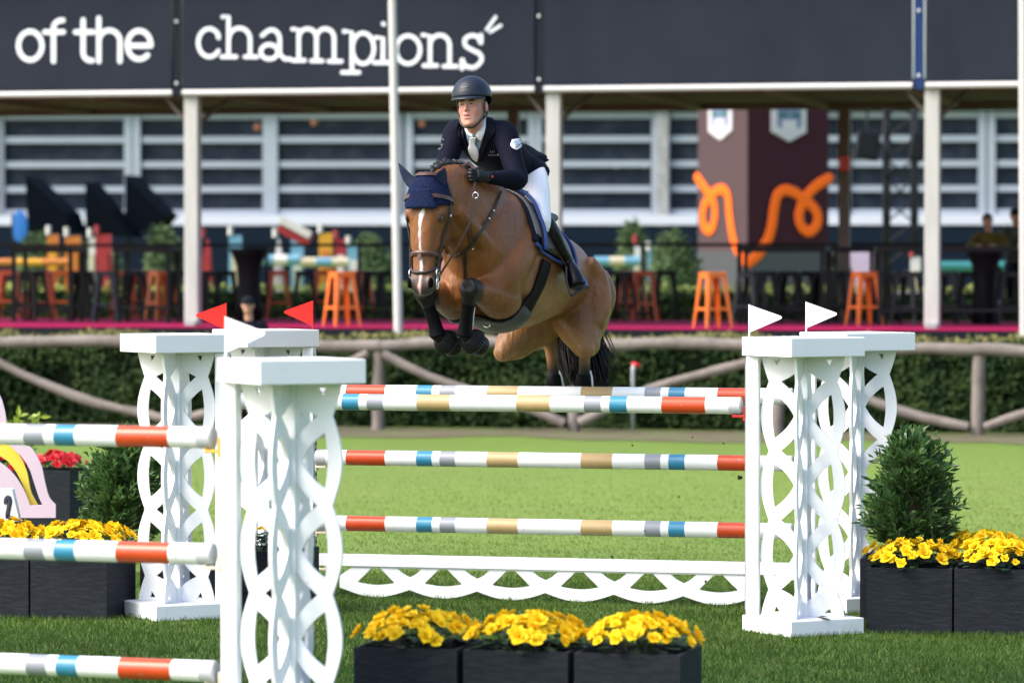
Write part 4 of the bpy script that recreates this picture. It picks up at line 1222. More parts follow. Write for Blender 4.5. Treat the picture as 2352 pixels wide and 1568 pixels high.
m = MB().tube([V(p) for p in pts], .014, 8, up=(0, 1, 0)); m.tube([at(*k7(64, 1085), 24.735), at(*k7(120, 1085), 24.735)], .014, 8, up=(0, 1, 0))
me = m.mesh('numeral')
for v_ in me.vertices: v_.co.y = 24.737 + (v_.co.y - 24.735) * .2
me.transform(THINGS[sgn]); link('numeral', me, mat('sign_ink', (.02, .03, .05), .5), sgn, True)
part(MB().box((sg.x - .1, 24.85, .17), (.06, .06, .34)), 'stake', WHITE, sgn)
lf = NF.w(1.95 + .12, -.20, .098)
m = MB(); broad_leaf(m, lf + V((0, 0, .012)), (1, .15, .1), (0, 0, 1), .085); broad_leaf(m, lf + V((.02, .01, .014)), (.8, .5, .3), (0, 0, 1), .05)
tag(part(m, 'dry_leaf', mat('dry_leaf_brown', (.12, .06, .02), .7, var=.3, scale=40), None), 'curled brown leaf lying on the base of the near right wing', 'leaf')
# turf thrown up by the hooves
CLOD = mat('flying_turf', (.035, .022, .012), .95, var=.3)
random.seed(3)
for i, (px, py, r) in enumerate(((1701, 1097, .016), (1590, 1004, .006), (1405, 1280, .010), (1620, 1335, .008), (1452, 1022, .006), (1480, 1218, .005), (1662, 1018, .006), (1560, 1140, .005), (1690, 1350, .010), (1330, 1225, .004), (1520, 1165, .004), (1444, 1330, .004))):
    p = at(px, py, 24.7 + random.uniform(-.4, .3)); m = MB()
    for k in range(3): m.ball(p + V((random.uniform(-r, r), random.uniform(-r, r), random.uniform(-r, r))) * .8, r * random.uniform(.5, .8), 6)
    tag(part(m, 'turf_clod', CLOD, None), 'small dark clod of turf flying below the jump', 'clod', 'flying clods of turf')
# ------------------------------------------------------------------ horse
HY = R(24)
H0 = V((-.03, 24.6, 0))
HF = V((-math.sin(HY), -math.cos(HY), 0)); HL = V((math.cos(HY), -math.sin(HY), 0)); HU = V((0, 0, 1))
def hw_(u, v, w): return H0 + HF * u + HL * v + HU * w
def hp(px, py, u):
    """point seen at a pixel of the photograph, u metres ahead of the withers"""
    d = ray(px, py); t = (u - (CAMO - H0).dot(HF)) / d.dot(HF)
    return CAMO + d * t
def hcoord(p):
    q = p - H0
    return q.dot(HF), q.dot(HL), q.z
BP = R(18)
bc, bs = math.cos(BP), math.sin(BP)
def body_pt(t, m, v): return hw_(t * bc - m * bs, v, 2.62 + t * bs + m * bc)
def ering(c, ax, ay, a, b1, b2, n=28, p=2.0, drop=0.0):
    """superellipse ring: a = half width along ax, b1 up / b2 down along ay, drop shifts the widest line"""
    out = []
    for k in range(n):
        th = 2 * math.pi * k / n; co, si = math.cos(th), math.sin(th)
        e = 2.0 / p
        x = a * abs(co) ** e * (1 if co >= 0 else -1); y = abs(si) ** e * (1 if si >= 0 else -1)
        y = y * (b1 if y > 0 else b2)
        out.append(V(c) + V(ax) * x + V(ay) * (y - drop * (1 - abs(si))))
    return out
NB = V(HF * -bs + HU * bc)
TR = crv([(-1.36, -.36, -.46, .06), (-1.31, -.24, -.52, .13), (-1.19, -.12, -.55, .205), (-1.02, -.045, -.55, .245), (-.85, -.02, -.56, .265), (-.65, -.045, -.63, .285), (-.42, -.08, -.755, .302), (-.12, -.035, -.855, .292),
          (.10, -.02, -.845, .255), (.28, -.10, -.76, .215), (.42, -.22, -.64, .175), (.50, -.32, -.50, .09)], 4)
hb = MB()
hb.rings([ering(body_pt(t, (a + b) / 2, 0), HL, NB, w, (a - b) / 2, (a - b) / 2, p=2.15, drop=.04) for t, a, b, w in TR])
# neck: crest point and throat point give each section
NK = [((-.05, 2.56), (.38, 1.90), 0, .215), ((.16, 2.66), (.50, 2.03), 0, .185), ((.36, 2.735), (.60, 2.16), -.015, .150), ((.55, 2.775), (.70, 2.28), -.035, .125), ((.72, 2.785), (.78, 2.36), -.062, .108), ((.86, 2.755), (.845, 2.42), -.085, .094), ((.95, 2.69), (.88, 2.48), -.10, .075)]
NKs = crv([(a[0], a[1], b[0], b[1], v, w) for a, b, v, w in NK], 4)
rs = []
for a0, a1, b0, b1, v, w in NKs:
    A_, B_ = hw_(a0, v, a1), hw_(b0, v, b1); c = (A_ + B_) / 2; ay = (A_ - B_).normalized(); h = (A_ - B_).length / 2
    rs.append(ering(c, HL, ay, w, h, h, p=2.0, drop=h * .18))
hb.rings(rs)
# head
PO = hw_(.985, -.118, 2.695); MU = hw_(1.085, -.098, 2.025)
HD = (MU - PO).normalized()
yawh = R(-4)
HS = (HL * math.cos(yawh) + HF * math.sin(yawh)); HS = (HS - HD * HS.dot(HD)).normalized()
HN = HS.cross(HD); HN = HN if HN.dot(HF) > 0 else -HN       # out of the face
HEADS = [(-.02, -.03, .11, .052), (.03, -.008, .175, .084), (.09, .0, .22, .118), (.16, .004, .25, .129), (.225, .004, .275, .130), (.30, .0, .29, .113), (.375, -.004, .26, .095), (.45, -.008, .205, .0815), (.53, -.012, .168, .0730), (.59, -.010, .152, .0730), (.635, -.006, .142, .0760), (.675, -.014, .118, .066), (.700, -.032, .080, .046), (.712, -.050, .04, .025)]
HDs = crv(HEADS, 4)
def head_at(a):
    for i in range(len(HDs) - 1):
        if HDs[i][0] <= a <= HDs[i + 1][0]:
            t = (a - HDs[i][0]) / (HDs[i + 1][0] - HDs[i][0] + 1e-9); return HDs[i] * (1 - t) + HDs[i + 1] * t
    return HDs[0] if a < HDs[0][0] else HDs[-1]
def head_ring(a, off=0.0, n=28, grow=0):
    _, f, dep, hw = head_at(a)
    c = PO + HD * a + HN * (f - dep / 2)
    pw_ = 2.35
    return ering(c, HS, HN, hw + off, dep / 2 + off, dep / 2 + off, n=n, p=pw_, drop=-.0)
hb.rings([head_ring(q[0]) for q in HDs])
def hd(a, s, f): return PO + HD * a + HS * s + HN * f
for s in (-1, 1):
    hb.ell(hd(.210, s * .106, -.055), HS * .024, HD * .048, HN * .036)          # brow over the eye
    hb.ell(hd(.285, s * .076, -.185), HS * .042, HD * .12, HN * .105)            # jowl
    hb.ell(hd(.32, s * .086, -.075), HS * .016, HD * .12, HN * .016)             # facial crest
    hb.ell(hd(.632, s * .056, -.036), HS * .030, HD * .044, HN * .032)           # nostril wing
hb.ell(hd(.678, 0, -.090), HS * .040, HD * .034, HN * .034)                      # chin
hb.ell(hd(.10, 0, -.11), HS * .095, HD * .10, HN * .09)
# legs: (point, radius) chains
def chain(pts, n=14, k=4, sq=None, up=None):
    q = crv([(p.x, p.y, p.z, r) for p, r in pts], k)
    hb.tube([V(x[:3]) for x in q], [float(x[3]) for x in q], n, sq=sq, up=up)
LK = hp(1081, 662, .73); LE = hw_(.33, .125, 1.955); LFt = hp(1067, 766, .655); LPa = hp(1076, 788, .59)
RK = hp(975, 672, .73); RE = hw_(.30, -.175, 1.95); RFt = hp(1005, 768, .66); RPa = hp(1020, 790, .60)
for s, E, K, Ft, Pa in ((1, LE, LK, LFt, LPa), (-1, RE, RK, RFt, RPa)):
    # shoulder blade, point of shoulder, arm
    chain([(hw_(.04, s * .11, 2.45), .09), (hw_(.17, s * .145, 2.31), .135), (hw_(.32, s * .140, 2.17), .150), (hw_(.40, s * .135, 2.07), .130), (E + V((0, 0, .02)), .115)], 16)
    chain([(hw_(.40, s * .13, 2.13), .13), (hw_(.46, s * .10, 2.02), .12), (hw_(.42, s * .10, 1.93), .09)], 14)
    d = (K - E)
    chain([(E - d * .12, .105), (E + d * .12 + V((0, 0, -.01)), .128), (E + d * .36, .112), (E + d * .62, .085), (E + d * .85, .064), (K, .066), (K + d * .10, .055)], 16)
    c = (Ft - K)
    chain([(K - c * .03, .058), (K + c * .10, .062), (K + c * .22, .048), (K + c * .45, .038), (K + c * .75, .037), (K + c * .93, .043), (Ft, .047), (Ft + (Pa - Ft) * .6, .038), (Pa, .040)], 12)
# hind quarters
for s in (1, -1):
    if s > 0: St = hp(1344, 790, -.66); Ho = hp(1345, 772, -1.05); Ft = hp(1341, 884, -1.06); Pa = hp(1343, 912, -1.03)
    else: St = hp(1166, 796, -.56); Ho = hp(1262, 772, -1.06); Ft = hp(1274, 884, -1.08); Pa = hp(1282, 912, -1.05)
    chain([(hw_(-.90, s * .06, 2.10), .16), (hw_(-.88, s * .115, 2.00), .200), (hw_(-.81, s * .155, 1.84), .195), (hw_(-.73, s * .20, 1.745), .150), (St, .092), (St + (St - hw_(-.8, s * .16, 1.84)) * .22, .05)], 18)
    hb.ball(St + (St - hw_(-.8, s * .16, 1.84)) * .18, .062, 14); hb.ball(St - HF * .03, .088, 14)
    chain([(hw_(-1.09, s * .09, 2.02), .135), (hw_(-1.12, s * .10, 1.90), .13), (hw_(-1.06, s * .115, 1.80), .095), (Ho.lerp(St, .35), .07)], 14)
    g_ = Ho - St
    chain([(St, .095), (St + g_ * .25, .098), (St + g_ * .55, .072), (St + g_ * .85, .047), (Ho, .054), (Ho + g_ * .06 + V((0, 0, .01)), .036)], 14)
    c = Ft - Ho
    chain([(Ho, .050), (Ho + c * .15, .050), (Ho + c * .32, .040), (Ho + c * .7, .037), (Ft, .046), (Pa, .040)], 12)
    if s > 0: HLeg_L = (Ho, Ft, Pa)
    else: HLeg_R = (Ho, Ft, Pa)
for s in (1, -1):
    chain([(hw_(.80, s * .085 - .075, 2.50), .045), (hw_(.68, s * .105 - .045, 2.40), .055), (hw_(.55, s * .125 - .02, 2.28), .062), (hw_(.44, s * .14, 2.16), .075)], 12)
    hb.ell(hw_(.20, s * .225, 2.08), HF * .13, HL * .045, HU * .12)
    hb.ell(hw_(.36, s * .20, 2.17), HF * .06, HL * .06, HU * .07)
    chain([(hw_(-.74, s * .235, 2.19), .05), (hw_(-.82, s * .265, 2.08), .075), (hw_(-.78, s * .295, 1.92), .085), (hw_(-.72, s * .285, 1.78), .07)], 12)
    chain([(hw_(-1.02, s * .20, 2.12), .05), (hw_(-1.03, s * .235, 1.98), .075), (hw_(-.97, s * .235, 1.84), .06)], 12)
body = fuse(hb, .0102, 5, .5)

# coat colours belong to the animal: bay with black points, star-stripe-snip
def smooth01(x): x = np.clip(x, 0, 1); return x * x * (3 - 2 * x)
co = np.empty(len(body.vertices) * 3); body.vertices.foreach_get('co', co); co = co.reshape(-1, 3)
rel = co - np.array(H0); U_ = rel @ np.array(HF); V_ = rel @ np.array(HL); W_ = rel[:, 2]
base = np.array([.172, .062, .016]); tan = np.array([.260, .136, .058]); blk = np.array([.0032, .0026, .0026]); deep = np.array([.17, .060, .022])
spine = 2.62 + U_ * math.tan(BP)
low = smooth01((spine - W_ - .42) / .35) * smooth01((.55 - U_) / .5)
col = base + (tan - base) * (low * .75)[:, None]
hq = smooth01((-.55 - U_) / .4) * smooth01((spine - W_ - .08) / .3)
col = col + (tan * .95 - col) * (hq * .55)[:, None]
nz = np.sin(co[:, 0] * 9 + np.sin(co[:, 2] * 7) * 1.5) * np.sin(co[:, 2] * 8 + co[:, 1] * 5)
col = col * (1 + .15 * nz)[:, None]
def seg_dist(a, b):
    a, b = np.array(a), np.array(b); ab = b - a
    t = np.clip(((co - a) @ ab) / (ab @ ab), 0, 1)
    return np.linalg.norm(co - (a + t[:, None] * ab), axis=1), t
for E, K, Ft, Pa in ((LE, LK, LFt, LPa), (RE, RK, RFt, RPa)):
    d1, _ = seg_dist(K, Ft); d2, _ = seg_dist(Ft, Pa)
    wgt = smooth01((.095 - np.minimum(d1, d2)) / .03)
    along = ((co - np.array(E)) @ np.array(K - E)) / (K - E).length_squared
    wgt = np.maximum(wgt, smooth01((along - .80) / .14) * smooth01((.13 - d1) / .03))
    col = col + (blk * 1.5 - col) * wgt[:, None]
for Ho, Ft, Pa in (HLeg_L, HLeg_R):
    d1, t1 = seg_dist(Ho, Ft); d2, _ = seg_dist(Ft, Pa)
    wgt = smooth01((.07 - d1) / .02) * smooth01((t1 - .35) / .4); wgt = np.maximum(wgt, smooth01((.07 - d2) / .02))
    col = col + (blk - col) * wgt[:, None]
# head markings in head space
pr = co - np.array(PO); ha = pr @ np.array(HD); hs = pr @ np.array(HS); hn = pr @ np.array(HN)
onhead = (hn > -.32) & (ha > -.06) & (ha < .75) & (np.abs(hs) < .16) & (U_ > .80)
mz = smooth01((ha - .535) / .10) * onhead
grey = np.array([.060, .047, .046])
col = col + (grey - col) * (mz * .92)[:, None]
lips = smooth01((ha - .655) / .03) * onhead
col = col + (np.array([.035, .028, .03]) - col) * (lips * .8)[:, None]
front = smooth01((hn + .075) / .03) * onhead
ctr = -.004 + .008 * np.sin(ha * 14)
wd = np.interp(ha, [.175, .20, .225, .26, .31, .45, .55, .60, .66, .70], [0, .012, .021, .014, .0085, .0075, .011, .011, .014, .008])
jag = .0015 * np.sin(ha * 70) * np.sin(ha * 31)
st = smooth01((wd + jag - np.abs(hs - ctr - np.interp(ha, [.17, .21, .26], [.012, .006, 0]))) / .007) * front * ((ha > .17) & (ha < .71))
whitec = np.where((ha > .585)[:, None], np.array([.66, .40, .36]), np.array([.72, .69, .66]))
col = col + (whitec - col) * st[:, None]
eye_d = smooth01((.05 - np.sqrt((ha - .236) ** 2 + ((np.abs(hs) - .115)) ** 2 + (hn + .055) ** 2)) / .03) * onhead
col = col + (np.array([.055, .03, .02]) - col) * (eye_d * .75)[:, None]
col = np.clip(col, .004, 1)
ca = body.color_attributes.new('Col', 'FLOAT_COLOR', 'POINT'); ca.data.foreach_set('color', np.concatenate([col, np.ones((len(col), 1))], 1).ravel())
COAT = mat('bay_coat', (.3, .12, .04), .43, attr='Col', var=.16, scale=13, bump=.16, bscale=85, sheen=.0, spec=.30)
nt = COAT.node_tree; b_ = nt.nodes['Principled BSDF']; n_ = nt.nodes.new('ShaderNodeTexNoise'); n_.inputs['Scale'].default_value = 11; n_.inputs['Detail'].default_value = 3; n_.inputs['Distortion'].default_value = 1.2
tc_ = nt.nodes.new('ShaderNodeTexCoord'); mp_ = nt.nodes.new('ShaderNodeMapping'); mp_.inputs['Rotation'].default_value = (0, R(35), R(20)); mp_.inputs['Scale'].default_value = (1.8, 1, .6)
nt.links.new(tc_.outputs['Object'], mp_.inputs[0]); nt.links.new(mp_.outputs[0], n_.inputs['Vector'])
bb_ = nt.nodes.new('ShaderNodeBump'); bb_.inputs['Strength'].default_value = .45; bb_.inputs['Distance'].default_value = .022
nt.links.new(n_.outputs['Fac'], bb_.inputs['Height']); old_ = b_.inputs['Normal'].links[0].from_socket; nt.links.new(old_, bb_.inputs['Normal']); nt.links.new(bb_.outputs[0], b_.inputs['Normal'])
horse = thing('horse', 'bay horse with white stripe jumping over the poles', 'horse', hw_(-.3, 0, 0))
HBVH = BVHTree.FromPolygons([v.co.copy() for v in body.vertices], [tuple(p.vertices) for p in body.polygons])
hbody = part(xform(body.copy(), THINGS[horse]), 'body', COAT, horse, local=True)

def surf(px, py, off=.0, near=None):
    """point on the horse seen at a pixel, lifted off the skin"""
    loc, nor, i, d = HBVH.ray_cast(CAMO, ray(px, py).normalized())
    if loc is None: return None
    return loc + nor * off, nor
def snap(p, off=.004):
    loc, nor, i, d = HBVH.find_nearest(p)
    return loc + nor * off, nor
def ribbon(pts, nors, width, th=.004, closed=False):
    """leather strap lying on a surface"""
    m = MB(); G = []
    n = len(pts); wl = width if isinstance(width, (list, tuple)) else [width] * n
    for i in range(n):
        a, b = (pts[(i - 1) % n], pts[(i + 1) % n]) if closed else (pts[max(i - 1, 0)], pts[min(i + 1, n - 1)])
        t = (b - a).normalized(); s = nors[i].cross(t).normalized()
        G.append([pts[i] + s * (wl[i] / 2), pts[i] + nors[i] * th, pts[i] - s * (wl[i] / 2)])
    if closed: G.append(G[0])
    m.sheet(G, -th * .9 if False else th)
    return m
def strap_px(path, width, off=.006, k=6, th=.004):
    pts = []; nors = []
    for q in crv(path, k):
        h = surf(q[0], q[1], off)
        if h: pts.append(h[0]); nors.append(h[1])
    # calm the normals
    for _ in range(2):
        nors = [(nors[max(i - 1, 0)] + nors[i] * 2 + nors[min(i + 1, len(nors) - 1)]).normalized() for i in range(len(nors))]
        pts = [pts[0]] + [(pts[i - 1] + pts[i] * 2 + pts[i + 1]) / 4 for i in range(1, len(pts) - 1)] + [pts[-1]]
    return ribbon(pts, nors, width, th)

LEATHER = mat('brown_leather', (.075, .030, .018), .42, var=.25, scale=30, spec=.5)
LEATHER_D = mat('dark_leather', (.022, .014, .012), .42, var=.2, scale=30)
NAVY_KNIT = None
def knit():
    m = mat('navy_crochet', (.008, .016, .055), .85, var=.0, spec=.1)
    nt = m.node_tree; b = nt.nodes['Principled BSDF']
    tc = nt.nodes.new('ShaderNodeTexCoord'); vo = nt.nodes.new('ShaderNodeTexVoronoi'); vo.inputs['Scale'].default_value = 110
    nt.links.new(tc.outputs['Object'], vo.inputs['Vector'])
    r = nt.nodes.new('ShaderNodeMapRange'); r.inputs[1].default_value = .1; r.inputs[2].default_value = .5
    nt.links.new(vo.outputs['Distance'], r.inputs[0])
    mx = nt.nodes.new('ShaderNodeMix'); mx.data_type = 'RGBA'; mx.inputs[6].default_value = (.0012, .0022, .008, 1); mx.inputs[7].default_value = (.0075, .014, .048, 1)
    nt.links.new(r.outputs[0], mx.inputs[0]); nt.links.new(mx.outputs[2], b.inputs['Base Color'])
    bp = nt.nodes.new('ShaderNodeBump'); bp.inputs['Strength'].default_value = .9; bp.inputs['Distance'].default_value = .004
    nt.links.new(vo.outputs['Distance'], bp.inputs['Height']); nt.links.new(bp.outputs[0], b.inputs['Normal'])
    return m
KNIT = knit()
NAVY = mat('navy_cloth', (.0075, .016, .062), .7, var=.25, scale=12)
# ear bonnet: a cap over poll and forehead, with two covered ears and a raised front piece
bon = thing('x', 'x', 'x') if False else None
def head_patch(a0f, a1f, th0, th1, off, na=14, nt_=20, taper=1.0):
    G = []
    for j in range(nt_ + 1):
        th = th0 + (th1 - th0) * j / nt_; row_ = []
        for i in range(na + 1):
            a = a0f(th) + (a1f(th) - a0f(th)) * i / na
            _, f, dep, hwid = head_at(a); c = PO + HD * a + HN * (f - dep / 2)
            t2 = th * (taper + (1 - taper) * i / na); x = math.sin(t2); y = math.cos(t2); e = 2 / 2.35
            p = c + HS * ((hwid) * abs(x) ** e * (1 if x > 0 else -1)) + HN * ((dep / 2) * abs(y) ** e * (1 if y > 0 else -1))
            q, nn = snap(p, off); row_.append(q)
        G.append(row_)
    return G
m = MB(); m.sheet(head_patch(lambda t: -.03, lambda t: .185 - .02 * abs(t), -R(100), R(100), .012), .006)
bonnet = part(m, 'ear_bonnet', KNIT, horse, smooth=True)
m = MB(); m.sheet(head_patch(lambda t: .075, lambda t: .192, -R(40), R(40), .027, 8, 10, .45), .012)
part(m, 'front_piece', KNIT, bonnet, smooth=True, root=horse)
for s, tipx, tipy, bx, by in ((-1, 915, 374, 952, 424), (1, 1022, 384, 1003, 428)):
    tip = hp(tipx, tipy, .955 if s > 0 else .97); b0 = hd(.045, s * .074, -.055)
    ax = (tip - b0); L_ = ax.length; rs = []
    outw = (HN * .8 + HS * s * .6).normalized(); outw = (outw - ax.normalized() * outw.dot(ax.normalized())).normalized(); sd = ax.normalized().cross(outw)
    for k, (u, w, d_) in enumerate(((-.18, .038, .036), (.0, .044, .036), (.2, .047, .031), (.45, .041, .023), (.72, .026, .014), (.92, .010, .006), (1.0, .002, .002))):
        c = b0 + ax * u + outw * (.010 * math.sin(max(u, 0) * 3.1))
        ring = []
        for j in range(12):
            th = 2 * math.pi * j / 12; dd = d_ * math.sin(th)
            if math.sin(th) > 0: dd *= (-.35 if .1 < u < .9 else .4)
            ring.append(c + sd * (w * math.cos(th)) + outw * dd)
        rs.append(ring)
    part(MB().rings(rs), 'ear_cover', NAVY, bonnet, smooth=True, root=horse)

# bridle
G_ = head_patch(lambda t: .112 - .012 * math.cos(t), lambda t: .134 - .012 * math.cos(t), -R(104), R(104), .021, 2, 26)
part(MB().sheet(G_, .006), 'browband', LEATHER, horse, smooth='auto')
G_ = head_patch(lambda t: -.022, lambda t: -.004, -R(112), R(112), .022, 2, 22)
part(MB().sheet(G_, .006), 'headpiece', LEATHER, horse, smooth='auto')
def ring_strap(a, wid, off, nm, mt, parent=None, tilt=0.0):
    pts = head_ring(a, off, 40); nors = []
    c = sum(pts, V((0, 0, 0))) / len(pts)
    pts = [p + HD * (tilt * (-(p - c).dot(HN))) for p in pts]
    nors = [((p - c) - HD * (p - c).dot(HD)).normalized() for p in pts]
    return part(ribbon(pts, nors, wid, .006, True), nm, mt, parent or horse, smooth='auto', root=horse)
nb = ring_strap(.468, .023, .005, 'noseband', LEATHER, None, .10)
ring_strap(.525, .012, .004, 'flash_strap', LEATHER_D, nb, -.62)
part(MB().box(hd(.487, .0, .012), (.022, .012, .040), Matrix((HS, HN, HD)).transposed()), 'keeper', LEATHER, nb, root=horse)
for s in (-1, 1):
    pts = []; nors = []
    for q in crv([(.02, .10, -.11), (.13, .136, -.115), (.24, .138, -.115), (.36, .115, -.10), (.47, .092, -.09), (.555, .082, -.08)], 5):
        p, nn = snap(hd(q[0], s * q[1], q[2]), .010); pts.append(p); nors.append(nn)
    cp = part(ribbon(pts, nors, .017, .005), 'cheekpiece', LEATHER_D, horse, smooth='auto')
    part(MB().box(pts[9] + nors[9] * .005, (.010, .016, .016), Matrix((HS, HN, HD)).transposed()), 'buckle', SILVER, cp, root=horse, bevel=.003)
    # bit ring and shank hanging beside the mouth
    c0 = hd(.575, s * .088, -.075)
    m = MB().tube([c0 + HD * (.030 * math.cos(a)) + HN * (.022 * math.sin(a)) for a in [k * math.pi / 9 for k in range(19)]], .004, 6, cap=False)
    bt = part(m, 'bit_ring', SILVER, horse, smooth=True)
    m = MB().tube([c0 + HD * .062 + HD * (.034 * math.cos(a)) + HN * (.016 * math.sin(a)) for a in [k * math.pi / 9 for k in range(19)]], .0042, 6, cap=False)
    part(m, 'bit_shank', SILVER, bt, smooth=True, root=horse)
# braided mane: knots along the crest
MANE = mat('black_mane', (.006, .005, .005), .55, var=.3, scale=60, bump=.5, bscale=90)
m = MB()
for k in range(19):
    u = k / 18; q = NKs[min(len(NKs) - 1, int(2 + u * (len(NKs) - 4)))]
    p = hw_(q[0], q[4], q[1]) + V((0, 0, .006))
    if u < .42: continue
    for j in range(3):
        m.ball(p + V((random.uniform(-.006, .006), random.uniform(-.008, .008), .0 + .010 * j)) - HL * (.012 * j), .0155 - .0025 * j, 9)
m.tube([hw_(q[0], q[4] - .006, q[1] + .004) for q in NKs[6:-1]], .012, 8)
part(fuse(m, .006, 2, .4), 'mane', MANE, horse, smooth=True).data.transform(THINGS[horse])
# tail: a dock and many strands
m = MB(); random.seed(21)
dock = [body_pt(-1.22, -.14, -.02), body_pt(-1.34, -.17, -.05), hw_(-1.33, -.07, 2.02), hw_(-1.33, -.09, 1.85)]
dk = crv([tuple(p) for p in dock], 6)
m.tube([V(q) for q in dk], [.045] * 9 + [.035] * 10, 8)
for k in range(420):
    a = random.uniform(0, 6.283); r = math.sqrt(random.random())
    p0 = V(dk[int(random.random() ** .6 * 18)]) + V((math.cos(a), math.sin(a), 0)) * .035 * r
    end = hp(1350 + 58 * math.cos(a) * r, random.uniform(850, 905), -1.30 + .14 * math.sin(a) * r)
    if k % 14 == 0: end = hp(random.uniform(1405, 1432), random.uniform(820, 870), -1.34)
    mid = p0.lerp(end, .5) + V((math.cos(a) * .04, math.sin(a) * .04, .02)) + HF * -.03 - HL * .05
    q = crv([tuple(p0), tuple(mid), tuple(end)], 4)
    th_ = random.uniform(.004, .011) if k % 14 else .003
    wv = random.uniform(.006, .02); wp_ = random.uniform(0, 6)
    q = [x + np.array(HL) * wv * math.sin(wp_ + i * .9) * (i / 8) for i, x in enumerate(q)]
    m.tube([V(x) for x in q], [th_, th_, th_, th_ * .9, th_ * .9, th_ * .7, th_ * .6, th_ * .4, .001], 5)
part(m, 'tail', mat('black_tail', (.006, .0045, .005), .5, var=.3, scale=40, spec=.3), horse, smooth=True)
# eyes
LID = mat('dark_eyelid', (.050, .018, .009), .5)
EYE = mat('horse_eye', (.010, .006, .005), .08, spec=.8)
for s in (-1, 1):
    ey = part(MB().ell(hd(.238, s * .1060, -.052), HS * .0115, HD * .0285, HN * .036), 'eyelid', LID, horse, smooth=True)
    part(MB().ell(hd(.242, s * .1080, -.048), HS * .0135, HD * .0170, HN * .0265), 'eye', EYE, ey, smooth=True, root=horse)
    part(MB().ell(hd(.640, s * .066, -.020), HS * .017, HD * .033, HN * .020), 'nostril', DARK, horse, smooth=True)
# hooves with ridged rubber bell boots in front, plain hooves behind
RUBBER = mat('black_rubber', (.006, .0065, .0075), .45, spec=.22)
BOOT_L = mat('leg_boot_black', (.0022, .0022, .003), .55, spec=.10)
HOOF = mat('pale_hoof', (.42, .36, .22), .5, var=.2)
def along(a, b, prof, n=24, ridge=0.0):
    ax = (b - a).normalized(); L_ = (b - a).length
    u = V((0, 0, 1)) if abs(ax.z) < .9 else V((1, 0, 0)); u = (u - ax * u.dot(ax)).normalized(); s = ax.cross(u); rs = []
    for t, r in prof:
        rs.append([a + ax * (L_ * t) + (u * math.cos(2 * math.pi * k / n) + s * math.sin(2 * math.pi * k / n)) * (r * (1 + (ridge if k % 2 else -ridge))) for k in range(n)])
    return MB().rings(rs)
for s, Ft, Pa in ((1, LFt, LPa), (-1, RFt, RPa)):
    ax = (-HF * .80 + HL * .30 - HU * .42).normalized()
    o_ = Ft + HU * -.012
    hf = part(along(o_ + ax * .03, o_ + ax * .165, [(0, .045), (.3, .058), (.9, .066), (1, .062)], 20), 'hoof', RUBBER, horse, smooth='auto')
    part(along(o_ + ax * .015, o_ + ax * .105, [(0, .038), (.08, .048), (.3, .063), (.6, .075), (.85, .080), (1, .076), (1.0, .056)], 52, .028), 'bell_boot', RUBBER, hf, root=horse)
for K, Ft in ((LK, LFt), (RK, RFt)):
    c = Ft - K
    part(along(K + c * .30, K + c * 1.04, [(0, .035), (.03, .041), (.35, .038), (.6, .039), (.8, .045), (.93, .053), (1, .046)], 20), 'tendon_boot', BOOT_L, horse, smooth='auto')
WHITE_B = mat('boot_white_trim', (.7, .72, .74), .35)
for K, Ft in ((LK, LFt), (RK, RFt)):
    c = Ft - K; q = K + c * .42 + HL * .040 - HF * .01
    part(MB().tube([q, q + c * .25 + HL * .002, q + c * .50 + HL * .006], [.003, .004, .003], 6), 'boot_edge', WHITE_B if K is LK else BOOT_L, horse, smooth=True)
for Ho, Ft, Pa in (HLeg_L, HLeg_R):
    c = Ft - Ho
    bt = part(along(Ho + c * .78, Ho + c * 1.06, [(0, .046), (.1, .052), (.6, .056), (1, .054)], 18), 'fetlock_boot', BOOT_L, horse, smooth='auto')
    q = Ho + c * .70 + HL * .042
    part(MB().tube([q, q + c * .15 + HL * .012, q + c * .36 + HL * .022], [.006, .009, .007], 6), 'boot_strap', WHITE_B, bt, smooth=True, root=horse)
    ax = (Pa - Ft).normalized()
    part(along(Pa - V((0, 0, .01)), Pa + V((0, 0, -.075)) + HF * .025, [(0, .044), (.5, .055), (1, .064)], 18), 'hoof', HOOF, horse, smooth='auto')
# ------------------------------------------------------------------ tack that needs the horse's skin
def wrap(t, ang, off):
    """point on the barrel at body station t, ang degrees from the spine towards the horse's left"""
    i = min(range(len(TR)), key=lambda k: abs(TR[k][0] - t)); a, b = TR[i][1], TR[i][2]
    c = body_pt(t, (a + b) / 2, 0); d = HL * math.sin(R(ang)) + NB * math.cos(R(ang))
    loc, nor, k, dist = HBVH.ray_cast(c + d * 1.2, -d)
    return loc + nor * off, nor
def wrap_sheet(tf, angs, n, off):
    G = []
    for a in angs:
        t0, t1 = tf(a); G.append([wrap(t0 + (t1 - t0) * k / n, a, off)[0] for k in range(n + 1)])
    for _ in range(2):
        G = [[(G[max(i - 1, 0)][j] + G[i][j] * 2 + G[min(i + 1, len(G) - 1)][j]) / 4 for j in range(n + 1)] for i in range(len(G))]
    return G
PADG = mat('grey_mesh_pad', (.17, .165, .16), .85, var=.35, scale=90)
PADN = mat('saddle_pad_navy', (.004, .007, .020), .8, var=.2, spec=.15)
PADB = mat('blue_piping', (.012, .045, .20), .6)
SADDLE = mat('saddle_leather', (.016, .007, .0065), .42, var=.2, scale=20, spec=.3)
angs = [-80 + 8 * i for i in range(21)]
pad = part(MB().sheet(wrap_sheet(lambda a: (.135 - .03 * math.cos(R(a)), -.50 - .04 * math.cos(R(a))), angs, 16, .020), .016), 'saddle_pad', PADN, horse, smooth=True)
